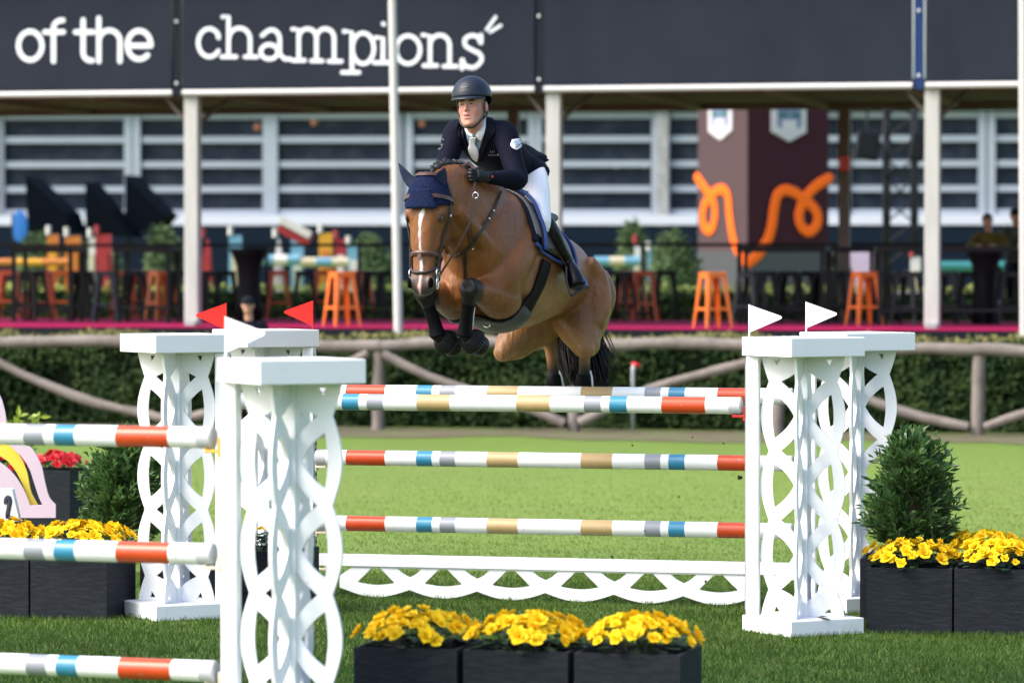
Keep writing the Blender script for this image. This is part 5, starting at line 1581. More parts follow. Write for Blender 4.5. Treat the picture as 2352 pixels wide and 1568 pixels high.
part(MB().sheet(wrap_sheet(lambda a: (.112 - .03 * math.cos(R(a)), .035), [-74 + 8 * i for i in range(19)], 5, .030), .012), 'half_pad', PADG, pad, smooth=True, root=horse)
e = [wrap(.055 - .03 * math.cos(R(a)), a, .050)[0] for a in range(-80, 81, 5)]
part(MB().tube(e, .012, 8), 'front_piping', PADB, pad, smooth=True, root=horse)
e = [wrap(-.50 - .04 * math.cos(R(a)), a, .024)[0] for a in range(-80, 81, 5)]
part(MB().tube(e, .010, 8), 'rear_piping', PADB, pad, smooth=True, root=horse)
for s in (-1, 1):
    e = [wrap(.12 - .62 * k / 12, s * 80, .024)[0] for k in range(13)]
    part(MB().tube(e, .010, 8), 'lower_piping', PADB, pad, smooth=True, root=horse)
# saddle: flaps, seat with pommel and cantle
sd_ = part(MB().sheet(wrap_sheet(lambda a: (.0 + .055 * abs(math.sin(R(a))), -.42), [-80 + 8 * i for i in range(21)], 10, .040), .012), 'saddle', SADDLE, horse, smooth=True)
m = MB(); rs = []
for t, up, w in ((.0, .055, .05), (-.06, .075, .09), (-.16, .055, .115), (-.28, .045, .14), (-.40, .075, .165), (-.47, .115, .16), (-.51, .115, .13), (-.53, .08, .10)):
    c = wrap(t, 0, 0)[0]; rs.append(ering(c + NB * (up - .05), HL, NB, w, .05, .04, 20, 2.2))
m.rings(rs); part(m, 'seat', SADDLE, sd_, smooth=True, root=horse)
# girth with belly guard
gt = lambda a: -.075 + .10 * (abs(a) - 90) / 90
gang = [84 + 6 * i for i in range(33)]
m = MB(); G = []
for a in gang:
    aa = a if a <= 180 else 360 - a; wd = .050 + .075 * max(0, min(1, (aa - 138) / 22))
    tc_ = gt(aa) + .0 * wd
    G.append([wrap(tc_ + wd * (1 - 2 * k / 6), a, .018 + .012 * max(0, min(1, (aa - 130) / 25)))[0] for k in range(7)])
for _ in range(2): G = [[(G[max(i - 1, 0)][j] + G[i][j] * 2 + G[min(i + 1, len(G) - 1)][j]) / 4 for j in range(7)] for i in range(len(G))]
GIRTH = mat('girth_leather', (.006, .0045, .0045), .6, var=.2, scale=25, spec=.1)
GUARD = mat('belly_guard', (.045, .046, .048), .45, var=.15, spec=.25)
girth = part(MB().sheet(G, .012), 'girth', GIRTH, horse, smooth=True)
gi = [i for i, a in enumerate(gang) if 144 <= a <= 216]
part(MB().sheet([[p + (p - body_pt(.0, -.4, 0)).normalized() * .010 for p in G[i][0:7]] for i in gi], .008), 'belly_guard', GUARD, girth, smooth=True, root=horse)
q = wrap(.12, 172, .055)[0]
part(MB().tube([q + HL * (.024 * math.cos(a)) - HU * (.016 * math.sin(a)) for a in [k * math.pi / 8 for k in range(9)]], .004, 6), 'girth_ring', SILVER, girth, smooth=True, root=horse)
# breastplate
bp_ = part(strap_px([(1149, 442), (1140, 465), (1131, 486), (1110, 522), (1085, 556), (1067, 576)], .020), 'breastplate', LEATHER_D, horse, smooth='auto')
part(strap_px([(1073, 506), (1077, 528), (1082, 552), (1085, 568)], .016, .008), 'martingale_fork', LEATHER, bp_, smooth='auto', root=horse)
part(strap_px([(1067, 578), (1067, 600), (1068, 640)], .020), 'chest_strap', LEATHER_D, bp_, smooth='auto', root=horse)
part(strap_px([(1063, 575), (1045, 588), (1030, 582), (1018, 566)], .012, .006), 'right_breast_strap', LEATHER, bp_, smooth='auto', root=horse)
for px, py in ((1131, 485), (1085, 570), (1121, 503)):
    h = surf(px, py, .010)
    if h: part(MB().box(h[0], (.015, .008, .015)), 'buckle', SILVER, bp_, root=horse, bevel=.004)

# ------------------------------------------------------------------ rider
hipM = hp(1196, 402, -.30); shM = hp(1104, 308, .13)
TU = (shM - hipM).normalized(); TL = (HL - TU * HL.dot(TU)).normalized(); TF = TL.cross(TU); TF = TF if TF.dot(HF) > 0 or TF.z < 0 else -TF
if TF.dot(HF) < 0: TF = -TF
TLn = (shM - hipM).length
LSh = shM + HL * .165 + HU * .0; RSh = shM - HL * .170 + HU * .012
LEl = hp(1190, 412, .24); LWr = hp(1120, 408, .56); LHa = hp(1094, 404, .64)
REl = hp(1022, 388, .26); RWr = hp(1060, 392, .62); RHa = hw_(.70, -.14, 2.74)
LHi = hipM + HL * .085; RHi = hipM - HL * .085
LKn = hp(1242, 508, .03); LAn = hp(1303, 600, -.18); LTo = hp(1325, 652, -.10)
def mirror(p):
    u, v, w = hcoord(p); return hw_(u, -v, w)
RKn, RAn, RTo = mirror(LKn), mirror(LAn), mirror(LTo)
HC = hp(1084, 239, .235)
fy = R(3); RF = (HF * math.cos(fy) + HL * math.sin(fy)).normalized(); RS_ = (HL * math.cos(fy) - HF * math.sin(fy)).normalized()
tl = R(-3); RUp = (HU * math.cos(tl) + RS_ * math.sin(tl)).normalized(); RS_ = (RS_ - RUp * RS_.dot(RUp)).normalized()
def rh(f, s, z): return HC + RF * f + RS_ * s + RUp * z
rb = MB()
def ch(mb, pts, n=12, k=4, sq=None, up=None):
    q = crv([(p.x, p.y, p.z, r) for p, r in pts], k)
    mb.tube([V(x[:3]) for x in q], [float(x[3]) for x in q], n, sq=sq, up=up)
HR = [(-.144, .024, .078, -.030), (-.132, .042, .091, -.010), (-.108, .0605, .095, .030), (-.075, .0700, .096, .058), (-.04, .0745, .094, .075), (0, .0765, .087, .090), (.03, .079, .097, .099), (.07, .079, .094, .100), (.105, .071, .080, .09), (.13, .050, .055, .062), (.142, .02, .02, .03)]
rb.rings([ering(rh((f - b) / 2, 0, z), RS_, RF, w, (f + b) / 2, (f + b) / 2, 24, 2.15) for z, w, f, b in [tuple(q) for q in crv(HR, 3)]])
ch(rb, [(rh(.087, 0, .010), .0075), (rh(.100, 0, -.012), .0085), (rh(.116, 0, -.034), .0108), (rh(.105, 0, -.045), .0085)], 10)
for s in (-1, 1):
    rb.ell(rh(.099, s * .0115, -.041), RS_ * .008, RF * .010, RUp * .008)
    rb.ell(rh(.087, s * .034, .020), RS_ * .026, RF * .013, RUp * .009)      # brow
    rb.ell(rh(.054, s * .040, -.044), RS_ * .028, RF * .032, RUp * .042)     # cheek
    rb.ell(rh(-.012, s * .088, -.022), RS_ * .012, RF * .022, RUp * .036)    # ear
rb.ell(rh(.092, 0, -.067), RS_ * .028, RF * .013, RUp * .0080)                 # upper lip
rb.ell(rh(.092, 0, -.090), RS_ * .025, RF * .013, RUp * .0080)                 # lower lip
rb.ell(rh(.084, 0, -.124), RS_ * .024, RF * .015, RUp * .018)                 # chin
ch(rb, [(rh(-.02, 0, -.05), .058), (rh(-.015, 0, -.11), .056), (shM.lerp(rh(-.02, 0, -.13), .45), .060), (shM - TU * .06, .07)], 14)
# trunk and limbs under the clothes
rb.rings([ering(hipM + TU * (TLn * f), TL, TF, w, d, d, 18) for f, w, d in ((-.18, .10, .08), (-.05, .14, .10), (.25, .125, .085), (.6, .145, .10), (.88, .155, .09), (1.0, .10, .06))])
for a, b_, c, d, e_ in ((LSh, LEl, LWr, LHa, 1), (RSh, REl, RWr, RHa, -1)):
    ch(rb, [(a, .050), (a.lerp(b_, .5), .042), (b_, .036), (b_.lerp(c, .4), .034), (c, .021), (d, .020)], 10)
for a, b_, c, d in ((LHi, LKn, LAn, LTo), (RHi, RKn, RAn, RTo)):
    ch(rb, [(a, .070), (a.lerp(b_, .5), .060), (b_, .036), (b_.lerp(c, .35), .036), (c, .026), (d, .024)], 10)
rbody = fuse(rb, .0055, 4, .5)
co = np.empty(len(rbody.vertices) * 3); rbody.vertices.foreach_get('co', co); co = co.reshape(-1, 3)
q = co - np.array(HC); f_ = q @ np.array(RF); s_ = q @ np.array(RS_); z_ = q @ np.array(RUp)
skin = np.array([.56, .29, .215]); col = np.tile(skin, (len(co), 1))
def blob(f, s, z, r, c, k=1.0, rz=None):
    global col
    d = np.sqrt((f_ - f) ** 2 + (s_ - s) ** 2 + ((z_ - z) * (r / rz if rz else 1)) ** 2); w = smooth01((r - d) / (r * .6)) * k
    col = col + (np.array(c) - col) * w[:, None]
for s in (-1, 1):
    blob(.072, s * .050, -.050, .060, (.52, .175, .135), .62)
    blob(-.012, s * .095, -.022, .045, (.55, .22, .17), .6)
    blob(.092, s * .034, -.003, .028, (.22, .085, .06), .85, .010)
    blob(.097, s * .035, .016, .034, (.045, .024, .015), 1.0, .0085)
blob(.110, 0, -.034, .026, (.56, .22, .165), .6)
blob(.102, 0, -.067, .031, (.45, .13, .115), .9, .009)
blob(.102, 0, -.091, .029, (.47, .15, .13), .9, .009)
blob(.09, 0, -.13, .03, (.57, .25, .19), .6)
hair = (f_ < .02) & (z_ > -.06) & (np.abs(s_) > .06) & (f_ > -.12) & (np.abs(f_ + .008) > .03)
col[hair & (z_ > -.02)] = (.035, .02, .012)
ca = rbody.color_attributes.new('Col', 'FLOAT_COLOR', 'POINT'); ca.data.foreach_set('color', np.concatenate([np.clip(col, .004, 1), np.ones((len(col), 1))], 1).ravel())
SKIN = mat('skin', (.56, .29, .21), .48, attr='Col', var=.05, scale=60, spec=.4)
SKIN.node_tree.nodes['Principled BSDF'].inputs['Subsurface Weight'].default_value = .12
SKIN.node_tree.nodes['Principled BSDF'].inputs['Subsurface Radius'].default_value = (.012, .005, .003)
rider = thing('person', 'rider in navy jacket, white breeches and dark helmet leaning over the horse neck', 'person', hw_(-.3, 0, 2.3))
part(xform(rbody, THINGS[rider]), 'body', SKIN, rider, local=True)
EYEW = mat('eye_white', (.42, .35, .32), .3); IRIS = mat('iris', (.02, .013, .01), .15); LIPD = mat('mouth_dark', (.035, .010, .010), .5)
for s in (-1, 1):
    part(MB().ell(rh(.0905, s * .0335, -.004), RS_ * .0105, RF * .0042, RUp * .0034), 'eye', EYEW, rider, smooth=True)
    part(MB().ell(rh(.0938, s * .0335 - .002, -.004), RS_ * .0056, RF * .003, RUp * .0040), 'iris', IRIS, rider, smooth=True)
part(MB().ell(rh(.0955, 0, -.0785), RS_ * .0200, RF * .0055, RUp * .0066), 'open_mouth', LIPD, rider, smooth=True)

# helmet
HELM = mat('helmet_navy', (.008, .014, .025), .42, var=.15, scale=8, spec=.35)
HELM2 = mat('helmet_panel', (.012, .021, .045), .55, var=.2, scale=30)
def dome(th, ph, g=0.0):
    return rh(-.004 + (.126 + g) * math.sin(th) * math.cos(ph), (.113 + g) * math.sin(th) * math.sin(ph), .044 + (.120 + g) * math.cos(th))
G = []
for j in range(49):
    ph = math.pi + 2 * math.pi * j / 48; back = smooth01(np.array((abs(((ph + math.pi) % (2 * math.pi)) - math.pi) - 1.75) / .75)).item()
    zl = .040 - .115 * back
    tm = math.acos(max(-1, min(1, (zl - .044) / .120)))
    G.append([dome(.02 + (tm - .02) * k / 16, ph) for k in range(17)])
helm = part(MB().sheet(G, .012), 'helmet', HELM, rider, smooth=True)
G = []
for j in range(25):
    ph = -1.25 + 2.5 * j / 24; r0 = dome(math.acos(-.01 / .128), ph, -.004); out = (r0 - rh(-.004, 0, r0.dot(RUp) - HC.dot(RUp))); out.normalize()
    L_ = .034 * math.cos(ph / 1.25 * math.pi / 2) ** .6 + .004
    G.append([r0 + RUp * .012, r0 + out * (L_ * .6) + RUp * .004, r0 + out * L_ - RUp * .008, r0 + out * L_ - RUp * .013, r0 - RUp * .004])
part(MB().sheet(G), 'visor', HELM, helm, smooth=True, root=rider)
G = [[dome(.35 + .72 * k / 8, -.50 + 1.0 * j / 10 * (1) * (1.15 - .45 * k / 8) + .0, .005) for k in range(9)] for j in range(11)]
part(MB().sheet(G, .004), 'front_panel', HELM2, helm, smooth=True, root=rider)
G = [[dome(1.05 + .15 * k / 3, (-.34 + .68 * j / 8) * (1 - .25 * k / 3), .007) for k in range(4)] for j in range(9)]
part(MB().sheet(G, .005), 'vent_grille', mat('vent_grey', (.022, .028, .034), .45), helm, smooth=True, root=rider)
for s in (-1, 1):
    pts = [rh(.016, s * .092, .03), rh(.016, s * .0880, -.02), rh(.016, s * .0830, -.075), rh(.044, s * .062, -.120), rh(.058, s * .03, -.146), rh(.062, 0, -.151)]
    part(MB().tube([V(q) for q in crv([tuple(p) for p in pts], 4)], .0058, 6), 'chin_strap', LEATHER_D, helm, smooth=True, root=rider)
    pts = [rh(-.05, s * .088, -.01), rh(-.01, s * .090, -.075), rh(.017, s * .082, -.088)]
    part(MB().tube([V(q) for q in crv([tuple(p) for p in pts], 4)], .006, 6), 'rear_strap', LEATHER_D, helm, smooth=True, root=rider)
for s in (-1, 1):
    ln = [dome(float(a), s * float(b), .0005) for a, b in crv([(1.22, .26), (1.08, .38), (.85, .55), (.66, .90), (.58, 1.5), (.55, 2.2)], 5)]
    part(MB().tube(ln, .0016, 5), 'shell_seam', LEATHER_D, helm, smooth=True, root=rider)
# shirt collar
WSH = mat('white_shirt', (.74, .76, .79), .7, var=.06, scale=20)
nb0 = shM.lerp(rh(-.02, 0, -.13), .42); nax = (rh(-.02, 0, -.12) - shM).normalized()
ns = (RS_ - nax * RS_.dot(nax)).normalized(); nf = ns.cross(nax); nf = nf if nf.dot(RF) > 0 else -nf
G = []
for j in range(25):
    ph = R(15) + R(330) * j / 24
    d = nf * math.cos(ph) + ns * math.sin(ph)
    hi = .030 - .016 * math.cos(ph)
    G.append([nb0 + d * .066 + nax * hi, nb0 + d * .072 + nax * (hi - .02), nb0 + d * (.088) + nax * (-.045 - .025 * max(0, math.cos(ph)))])
part(MB().sheet(G, -.004), 'shirt_collar', WSH, rider, smooth=True)

# jacket
JACK = mat('navy_jacket', (.0026, .0042, .0140), .8, var=.3, scale=9, bump=.35, bscale=10, spec=.12)
jb = MB()
jb.rings([ering(hipM + TU * (TLn * f) + TF * o_, TL, TF, w, d, d, 22, 2.3) for f, w, d, o_ in [tuple(q) for q in crv([(-.14, .150, .125, -.01), (.02, .158, .128, -.01), (.25, .150, .118, 0), (.5, .165, .128, .0), (.75, .185, .132, 0), (.93, .180, .112, -.005), (1.06, .135, .085, -.012), (1.15, .085, .070, -.015)], 3)]])
for s, a, b_, c in ((1, LSh, LEl, LWr), (-1, RSh, REl, RWr)):
    ch(jb, [(a - HL * (s * .05) + HU * .005, .078), (a, .080), (a.lerp(b_, .3), .075), (a.lerp(b_, .7), .068), (b_, .065), (b_.lerp(c, .25), .062), (b_.lerp(c, .65), .048), (c - (c - b_) * .04, .039), (c, .036)], 14)
# sleeve folds near the elbows
for k in range(4):
    p = LEl.lerp(LWr, .10 + .12 * k); jb.ell(p + HU * .016 + HF * .03, HL * .030, HU * .040, (LWr - LEl).normalized() * .013)
jme = fuse(jb, .0085, 4, .5)
JBVH = BVHTree.FromPolygons([v.co.copy() for v in jme.vertices], [tuple(p.vertices) for p in jme.polygons])
jacket = part(xform(jme, THINGS[rider]), 'jacket', JACK, rider, local=True)
def jhit(px, py, off):
    loc, nor, i, d = JBVH.ray_cast(CAMO, ray(px, py).normalized())
    if loc is None:
        loc, nor, i, d = JBVH.find_nearest(hp(px, py, .12))
    return loc + nor * off
def decal(Lp, Rp, off, m_=8, k=5, th=.003):
    A_, B_ = crv(Lp, k), crv(Rp, k)
    return MB().sheet([[jhit(a[0] + (b[0] - a[0]) * j / m_, a[1] + (b[1] - a[1]) * j / m_, off) for j in range(m_ + 1)] for a, b in zip(A_, B_)], th)
c3 = lambda *P: [(978.4 + .192 * x, 159.9 + .192 * y) for x, y in P]
SHB = mat('pale_blue_vest', (.17, .23, .30), .7)
shirt = part(decal(c3((470, 690), (490, 790), (520, 900), (570, 1010), (605, 1075)), c3((722, 590), (700, 760), (672, 860), (640, 960), (612, 1078)), .004), 'shirt_front', SHB, rider, smooth=True)
part(decal(c3((465, 680), (488, 760), (560, 800)), c3((560, 760), (566, 790), (575, 815)), .009, 4), 'collar_wing', WSH, shirt, smooth=True, root=rider)
part(decal(c3((722, 560), (716, 690), (668, 850)), c3((600, 790), (612, 800), (640, 830)), .009, 4), 'collar_wing', WSH, shirt, smooth=True, root=rider)
TIE = mat('white_knit_tie', (.62, .64, .67), .8, var=.25, scale=150)
part(decal(c3((535, 800), (530, 880), (518, 950), (556, 1040), (600, 1082)), c3((612, 798), (598, 885), (632, 945), (640, 1015), (622, 1086)), .014, 5), 'tie', TIE, shirt, smooth=True, root=rider)
JACK2 = mat('jacket_lapel', (.0030, .0042, .0105), .7, var=.2, scale=12, spec=.15)
part(decal(c3((722, 560), (715, 700), (672, 870), (640, 1000), (612, 1090)), c3((800, 590), (830, 760), (760, 850), (700, 980), (640, 1100)), .008, 5), 'lapel', JACK2, jacket, smooth=True, root=rider)
part(decal(c3((440, 640), (462, 760), (500, 900), (560, 1020), (600, 1085)), c3((385, 690), (380, 800), (440, 850), (490, 990), (560, 1090)), .008, 5), 'lapel', JACK2, jacket, smooth=True, root=rider)
# sleeve and chest emblems
BADGE = mat('badge_white', (.70, .70, .72), .6); BADGE_L = mat('badge_line', (.10, .28, .50), .6); GOLD = mat('gold_thread', (.13, .12, .10), .6)
bdg = part(decal(c3((1028, 842), (1010, 905), (1040, 945), (1085, 962)), c3((1108, 826), (1136, 890), (1132, 930), (1085, 963)), .005, 6), 'sleeve_badge', BADGE, jacket, smooth=True, root=rider)
def thread(P_, r, nm, mt, par, off=.006):
    pts = [jhit(x, y, off) for x, y in crv(c3(*P_), 3)]
    part(MB().tube(pts, r, 5), nm, mt, par, smooth=True, root=rider)
thread(((1042, 885), (1055, 868), (1078, 872), (1082, 895), (1060, 918)), .0022, 'emblem_line', BADGE_L, bdg, .010)
thread(((1062, 942), (1092, 918), (1122, 888)), .0030, 'emblem_text', mat('badge_ink', (.05, .06, .10), .6), bdg, .010)
GREYT = mat('grey_thread', (.13, .13, .145), .6)
thread(((222, 850), (206, 838), (178, 862), (160, 920), (166, 958), (190, 950), (208, 905)), .0032, 'sleeve_letter', GREYT, jacket)
thread(((186, 905), (210, 900)), .0032, 'sleeve_letter', GREYT, jacket)
for x in (770, 792, 812): thread(((x, 985), (x + 8, 965), (x + 4, 998)), .0015, 'chest_emblem', GOLD, jacket)
for x in range(750, 872, 17): thread(((x, 1028), (x + 2, 1008), (x + 10, 1026)), .0017, 'chest_lettering', GOLD, jacket)
# short skirt of the coat, and the two tails blown back
G = []
for j in range(29):
    ph = R(40) + R(280) * j / 28
    d = TL * math.sin(ph) + TF * math.cos(ph)
    r0 = hipM + TU * (TLn * .20) + TL * (math.sin(ph) * .150) + TF * (math.cos(ph) * .118)
    r1 = hipM - TU * .005 + TL * (math.sin(ph) * .170) + TF * (math.cos(ph) * .135)
    r2 = r1 - TU * .035 + d * (.012 + .006 * math.sin(j * 1.3))
    G.append([r0, r0.lerp(r1, .5), r1, r2])
part(MB().sheet(G, .006), 'coat_skirt', JACK, jacket, smooth=True, root=rider)
for s in (1, -1):
    rows_ = [[(1186, 330, -.14), (1188, 352, -.12), (1192, 372, -.10), (1199, 392, -.10)], [(1206, 332, -.26), (1210, 350, -.22), (1213, 370, -.19), (1216, 388, -.18)],
             [(1222, 340, -.36), (1228, 352, -.32), (1231, 366, -.29), (1233, 381, -.27)], [(1233, 346, -.42), (1243, 356, -.39), (1246, 367, -.37), (1246, 376, -.36)], [(1241, 353, -.46), (1254, 361, -.44), (1258, 365, -.44), (1255, 370, -.43)]]
    G = [[hp(*p) for p in r] for r in rows_]
    G = [[V(q) for q in crv([tuple(p) for p in r], 3)] for r in G]
    G = [[(p + HL * (.012 * math.sin(i * 1.6 + k * .9) * i / 4)) for k, p in enumerate(r)] for i, r in enumerate(G)]
    G = [[V(q) for q in col_] for col_ in zip(*[crv([tuple(p) for p in c_], 3) for c_ in zip(*G)])]
    if s < 0: G = [[mirror(p) for p in reversed(r)] for r in G]
    part(MB().sheet(G, .006), 'coat_tail', JACK, jacket, smooth=True, root=rider)

# breeches
BREE = mat('white_breeches', (.80, .80, .83), .6, var=.05, scale=9, bump=.15, bscale=14)
bb = MB()
bb.ell(hipM - TU * .02, TL * .165, TF * .125, TU * .14)
bb.ell(hipM - TU * .06 - TF * .05, TL * .15, TF * .11, TU * .11)
for a, b_ in ((LHi, LKn), (RHi, RKn)):
    d = b_ - a
    ch(bb, [(a - d * .05, .095), (a + d * .2, .092), (a + d * .45, .088), (a + d * .75, .076), (b_, .068), (b_ + V((0, 0, -.03)) - HF * .015, .058), (b_ + V((0, 0, -.06)) - HF * .05, .050)], 16)
bme = fuse(bb, .0095, 5, .5); part(xform(bme, THINGS[rider]), 'breeches', BREE, rider, local=True)
# boots with stirrups
BOOT = mat('black_boot', (.0022, .0022, .003), .28, var=.2, scale=20, bump=.25, bscale=22, spec=.22)
STB = mat('stirrup_blue', (.015, .05, .22), .35); STK = mat('stirrup_black', (.01, .01, .012), .3)
for s, Kn, An, To in ((1, LKn, LAn, LTo), (-1, RKn, RAn, RTo)):
    m = MB(); c = An - Kn; out = HL * s
    top = Kn + c * .10 - HF * .02
    ch(m, [(Kn + c * .02 - HF * .045 + HU * .02, .055), (Kn + c * .18 - HF * .03, .066), (Kn + c * .42 - HF * .02, .064), (Kn + c * .72, .052), (An, .044), (An + c * .10 + HF * .005, .040)], 14)
    ft = To - An
    m.ell(An + HU * -.035 - HF * .035, out * .032, HF * .040, HU * .040)
    ch(m, [(An + HU * -.01, .040), (An + ft * .40, .050), (An + ft * .75, .057), (To, .054), (To + ft * .14, .040)], 14)
    bt = part(xform(fuse(m, .008, 4, .5), THINGS[rider]), 'boot', BOOT, rider, local=True)
    if s > 0:
        P0, P1, P2, P3 = hp(1300, 612, -.06), hp(1312, 681, -.03), hp(1350, 659, -.10), hp(1301, 613, -.16)
        side = hp(1336, 634, -.15)
    else:
        P0, P1, P2, P3 = [mirror(hp(x, y, u)) for x, y, u in ((1300, 612, -.06), (1312, 681, -.03), (1350, 659, -.10), (1301, 613, -.16))]; side = mirror(hp(1336, 634, -.15))
    sti = part(MB().tube([V(q) for q in crv([tuple(P0), tuple(P0.lerp(P1, .5) - HL * s * .012), tuple(P1)], 4)], .0075, 8), 'stirrup', STK, rider, smooth=True)
    part(MB().bar(P1 + HU * .004, P2 + HU * .004, .034, .014), 'tread', STK, sti, root=rider, bevel=.003)
    part(MB().tube([V(q) for q in crv([tuple(P3), tuple(side), tuple(P2)], 4)], .0095, 8), 'outer_branch', STB, sti, smooth=True, root=rider)
    lt = wrap(-.10, s * 70, .055)[0]
    part(MB().tube([lt, P0.lerp(P3, .5)], .008, 6, sq=(1.2, .5)), 'stirrup_leather', LEATHER, sti, root=rider)
# gloves: palm, four curled fingers and a thumb closed on the rein
GLOVE = mat('black_glove', (.006, .007, .008), .5, var=.2, scale=40, bump=.2, bscale=60, spec=.25)
def hand(wr, pm, s):
    """wr wrist, pm knuckle centre; fingers curl down and back round the rein"""
    m = MB(); d = (pm - wr).normalized(); dn = (-HU + HF * .05); dn = (dn - d * dn.dot(d)).normalized(); sd = d.cross(dn)
    if sd.dot(HL * s) < 0: sd = -sd
    kc = pm + d * .012
    ch(m, [(wr - d * .055, .031), (wr - d * .01, .032), (wr.lerp(pm, .4), .034), (pm, .036)], 12, 4, sq=(1, .82), up=sd)
    m.ell(wr.lerp(pm, .75), d * .040, dn * .042, sd * .024)
    inn = -sd
    for k in range(4):
        o_ = dn * (-.030 + .021 * k); L_ = (.95, 1.05, 1.0, .82)[k]
        p0 = kc + o_ + sd * .006; p1 = p0 + d * (.030 * L_) + inn * .004; p2 = p1 + inn * (.026 * L_) + d * .004; p3 = p2 - d * (.026 * L_) + inn * .002
        ch(m, [(p0, .0112), (p1, .0108), (p2, .0098), (p3, .0088)], 8, 3)
    t0 = wr.lerp(pm, .35) - dn * .030 + inn * .008; t1 = t0 + d * .030 - dn * .016 + inn * .006; t2 = t1 + d * .026 + dn * .004 + inn * .004
    ch(m, [(t0, .014), (t1, .012), (t2, .0095)], 8, 3)
    return fuse(m, .0042, 2, .4), kc
gm, LG = hand(LWr, LHa, 1); gl = part(xform(gm, THINGS[rider]), 'glove', GLOVE, rider, local=True)
part(MB().ell(LWr + HL * .034 + HU * .004, HL * .004, HF * .008, HU * .008), 'cuff_button', RED_PL, gl, root=rider)
gm, RG = hand(RWr, RHa, -1); part(xform(gm, THINGS[rider]), 'glove', GLOVE, rider, local=True)
# reins: bit to hand, both sides
for s, hnd in ((1, LG), (-1, RG)):
    b0 = hd(.590, s * .092, -.085); mid = b0.lerp(hnd, .5) + HL * s * .075
    pts = [V(q) for q in crv([tuple(b0), tuple(mid), tuple(hnd - HU * .03), tuple(hnd + HU * .01)], 5)]
    n_ = [HL * s] * len(pts)
    rn = part(ribbon(pts, n_, .017, .004), 'rein', LEATHER, horse, smooth='auto')
    if s > 0:
        c = pts[8] + HL * .012
        part(MB().tube([c + HD * (.018 * math.cos(a)) + HS * (.018 * math.sin(a)) for a in [k * math.pi / 8 for k in range(17)]], .003, 6, cap=False), 'martingale_ring', SILVER, rn, smooth=True, root=horse)
pts = [LG + HU * .02, hp(1078, 374, .60), hp(1060, 382, .66), RG + HU * .02]
part(ribbon([V(q) for q in crv([tuple(p) for p in pts], 4)], [HU] * 13, .018, .004), 'rein_loop', LEATHER, horse, smooth='auto')
wp = part(MB().tube([hp(1100, 414, .60), hp(1160, 425, .30), hp(1245, 450, -.30)][1:], [.004, .003], 6), 'whip', LEATHER_D, rider, smooth=True)
part(MB().tube([hp(1248, 458, -.40), hp(1258, 427, -.47)], [.0035, .005], 6), 'whip_tip', LEATHER, wp, smooth=True, root=rider)
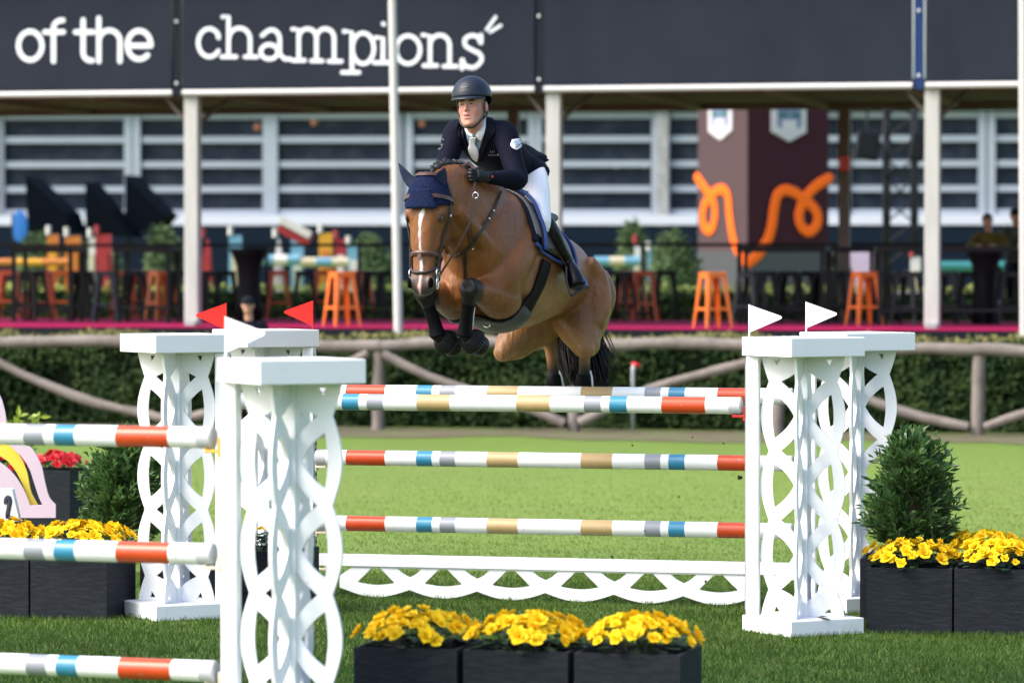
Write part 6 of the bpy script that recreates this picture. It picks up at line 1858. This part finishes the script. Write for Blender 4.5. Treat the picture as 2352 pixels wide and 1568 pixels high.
# ------------------------------------------------------------------ people at the pavilion
def figure(label, J_, top, legs, shoe, hair=None, cap=None, cut=None):
    """J_: joints in world space facing the camera; clothes are shells over one continuous body"""
    p = thing('person', label, 'person', V((J_['pel'].x, J_['pel'].y, J_['floor'])), 0, 'people at the pavilion')
    m = MB(); X, Yf, Z = V((1, 0, 0)), V((0, -1, 0)), V((0, 0, 1))
    P_, S_, H_ = J_['pel'], J_['sho'], J_['head']
    m.ell(H_, X * .074, Yf * .094, Z * .108); m.ell(H_ + Yf * .03 - Z * .06, X * .055, Yf * .06, Z * .055)
    ch(m, [(H_ + Yf * .088 + Z * .01, .010), (H_ + Yf * .106 - Z * .02, .014)], 8)
    for s in (-1, 1): m.ell(H_ + X * s * .076, X * .01, Yf * .018, Z * .028)
    ch(m, [(H_ - Z * .06, .052), (S_ + Z * .02, .058), (S_ - Z * .08, .08)], 10)
    ch(m, [(P_, .085), (P_.lerp(S_, .5), .085), (S_ - Z * .06, .09)], 12)
    arms = []
    for s, k in ((-1, 'r'), (1, 'l')):
        a = S_ + X * (s * .175) - Z * .03; e, h = J_['elb_' + k], J_['han_' + k]
        ch(m, [(a, .045), (a.lerp(e, .5), .040), (e, .035), (h, .026)], 8); arms.append((a, e, h))
        d = (h - e).normalized()
        m.ell(h + d * .035, d * .05, X * .034, Z * .02)
        for q in range(4): ch(m, [(h + d * .07 + X * (.014 * (q - 1.5)), .009), (h + d * .105 + X * (.015 * (q - 1.5)) - Z * .012, .008)], 6)
        ch(m, [(h + d * .03 - X * s * .03, .010), (h + d * .065 - X * s * .05, .008)], 6)
    lg = []
    for s, k in ((-1, 'r'), (1, 'l')):
        a = P_ + X * (s * .09); kn, an = J_['kne_' + k], J_['ank_' + k]
        ch(m, [(a, .07), (kn, .048), (kn.lerp(an, .35), .046), (an, .032)], 8); ch(m, [(an - Z * .05, .03), (an - Z * .06 + Yf * .14, .025)], 8); lg.append((a, kn, an))
    part(xform(fuse(m, .012, 3, .5), THINGS[p]), 'body', SKIN_BG, p, local=True)
    m = MB()
    ch(m, [(P_ - Z * .06, .15), (P_ + Z * .1, .145), (P_.lerp(S_, .55), .155), (S_ - Z * .10, .165), (S_, .11), (S_ + Z * .05, .07)], 14, sq=(1.0, .78), up=(0, 1, 0))
    for a, e, h in arms: ch(m, [(a - (a - S_) * .3, .075), (a, .068), (a.lerp(e, .5), .060), (e, .055), (e.lerp(h, .9), .042)], 10)
    part(xform(fuse(m, .012, 3, .5), THINGS[p]), 'jacket', top, p, local=True)
    m = MB(); m.ell(P_, X * .16, Yf * .13, Z * .11)
    for a, kn, an in lg: ch(m, [(a, .088), (a.lerp(kn, .5), .08), (kn, .064), (kn.lerp(an, .5), .056), (an, .05)], 10)
    part(xform(fuse(m, .013, 3, .5), THINGS[p]), 'trousers', legs, p, local=True)
    for a, kn, an in lg:
        m = MB(); ch(m, [(an - Z * .045 - Yf * .03, .045), (an - Z * .055 + Yf * .08, .042), (an - Z * .06 + Yf * .18, .034)], 10, sq=(1, .8)); part(m, 'shoe', shoe, p, smooth=True)
    if hair is not None:
        part(MB().ell(H_ + Z * .035 - Yf * .012, X * .082, Yf * .096, Z * .088), 'hair', hair, p, smooth=True)
    if cap is not None:
        c = part(MB().ell(H_ + Z * .045 - Yf * .004, X * .086, Yf * .102, Z * .082), 'cap', cap, p, smooth=True)
        G = [[H_ + Z * .048 + X * (.075 * x) + Yf * (.075 + .085 * y * math.sqrt(max(0, 1 - .8 * x * x))) - Z * (.02 * y) for y in (0, .5, 1)] for x in (-1, -.6, -.2, .2, .6, 1)]
        part(MB().sheet(G, .008), 'peak', cap, c, smooth=True, root=p)
    return p
SKIN_BG = mat('skin_people', (.46, .235, .165), .55, var=.08, scale=20)
NAVY_S = mat('dark_navy_shirt', (.006, .008, .015), .8, spec=.1); BLACK_T = mat('black_trousers', (.004, .004, .006), .8, spec=.1)
OLIVE = mat('olive_jacket', (.11, .088, .022), .8, var=.3, scale=10, spec=.1); CAMOJ = mat('grey_green_jacket', (.10, .105, .085), .8, col2=(.02, .026, .022), scale=14, spec=.1)
WSHOE = mat('pale_shoe', (.5, .46, .47), .6); HAIRB = mat('brown_hair', (.035, .020, .013), .7); CAPK = mat('dark_cap', (.006, .008, .014), .8, spec=.1)
def standing(px, pyh, Y, floor=0.0):
    h = at(px, pyh, Y); X, Z = V((1, 0, 0)), V((0, 0, 1)); H_ = h; b = V((h.x, Y, floor)); sc = (h.z - floor) / 1.66
    f = lambda x, y, z: b + V((x, y, z)) * sc
    return dict(floor=floor, head=H_, sho=f(.01, .02, 1.42), pel=f(0, .03, .95), elb_r=f(-.25, .02, 1.12), elb_l=f(.25, .0, 1.12), han_r=f(-.12, -.20, 1.05), han_l=f(.12, -.20, 1.05),
                kne_r=f(-.10, -.01, .50), kne_l=f(.10, -.01, .50), ank_r=f(-.11, .03, .10), ank_l=f(.11, .03, .10))
jw = standing(570, 701, 49.6)
figure('steward in dark navy shirt and cap looking down behind the left wings', jw, NAVY_S, BLACK_T, BLACK_T, None, CAPK)
def seated(px, pyh, dy=0.0, lean=.1):
    w = floor_hit(px, 742 - dy); Y = w.y + .75; h = at(px, pyh, Y - lean)
    b = V((at(px, 600, Y).x, Y, FLOOR)); f = lambda x, y, z: b + V((x, y, z))
    dz = (h.z - FLOOR) - 1.50
    return dict(floor=FLOOR, head=h, sho=f(.02, -lean * .7, 1.30 + dz), pel=f(0, .05, .84), elb_r=f(-.30, -.20, 1.13), elb_l=f(.28, -.20, 1.13), han_r=f(-.20, -.46, 1.15), han_l=f(.03, -.48, 1.15),
                kne_r=f(-.13, -.36, .74), kne_l=f(.13, -.36, .74), ank_r=f(-.12, -.34, .36), ank_l=f(.12, -.34, .36))
figure('man in olive jacket leaning on the long table at right', seated(2268, 508), OLIVE, BLACK_T, WSHOE, HAIRB, None)
figure('man in grey green jacket and black cap at the right edge', seated(2332, 497, 2), CAMOJ, BLACK_T, BLACK_T, None, CAPK)
stool(2268, 733, 'k', 'black bar stool under the man in the olive jacket')
stool(2332, 731, 'k', 'black bar stool under the man at the right edge')
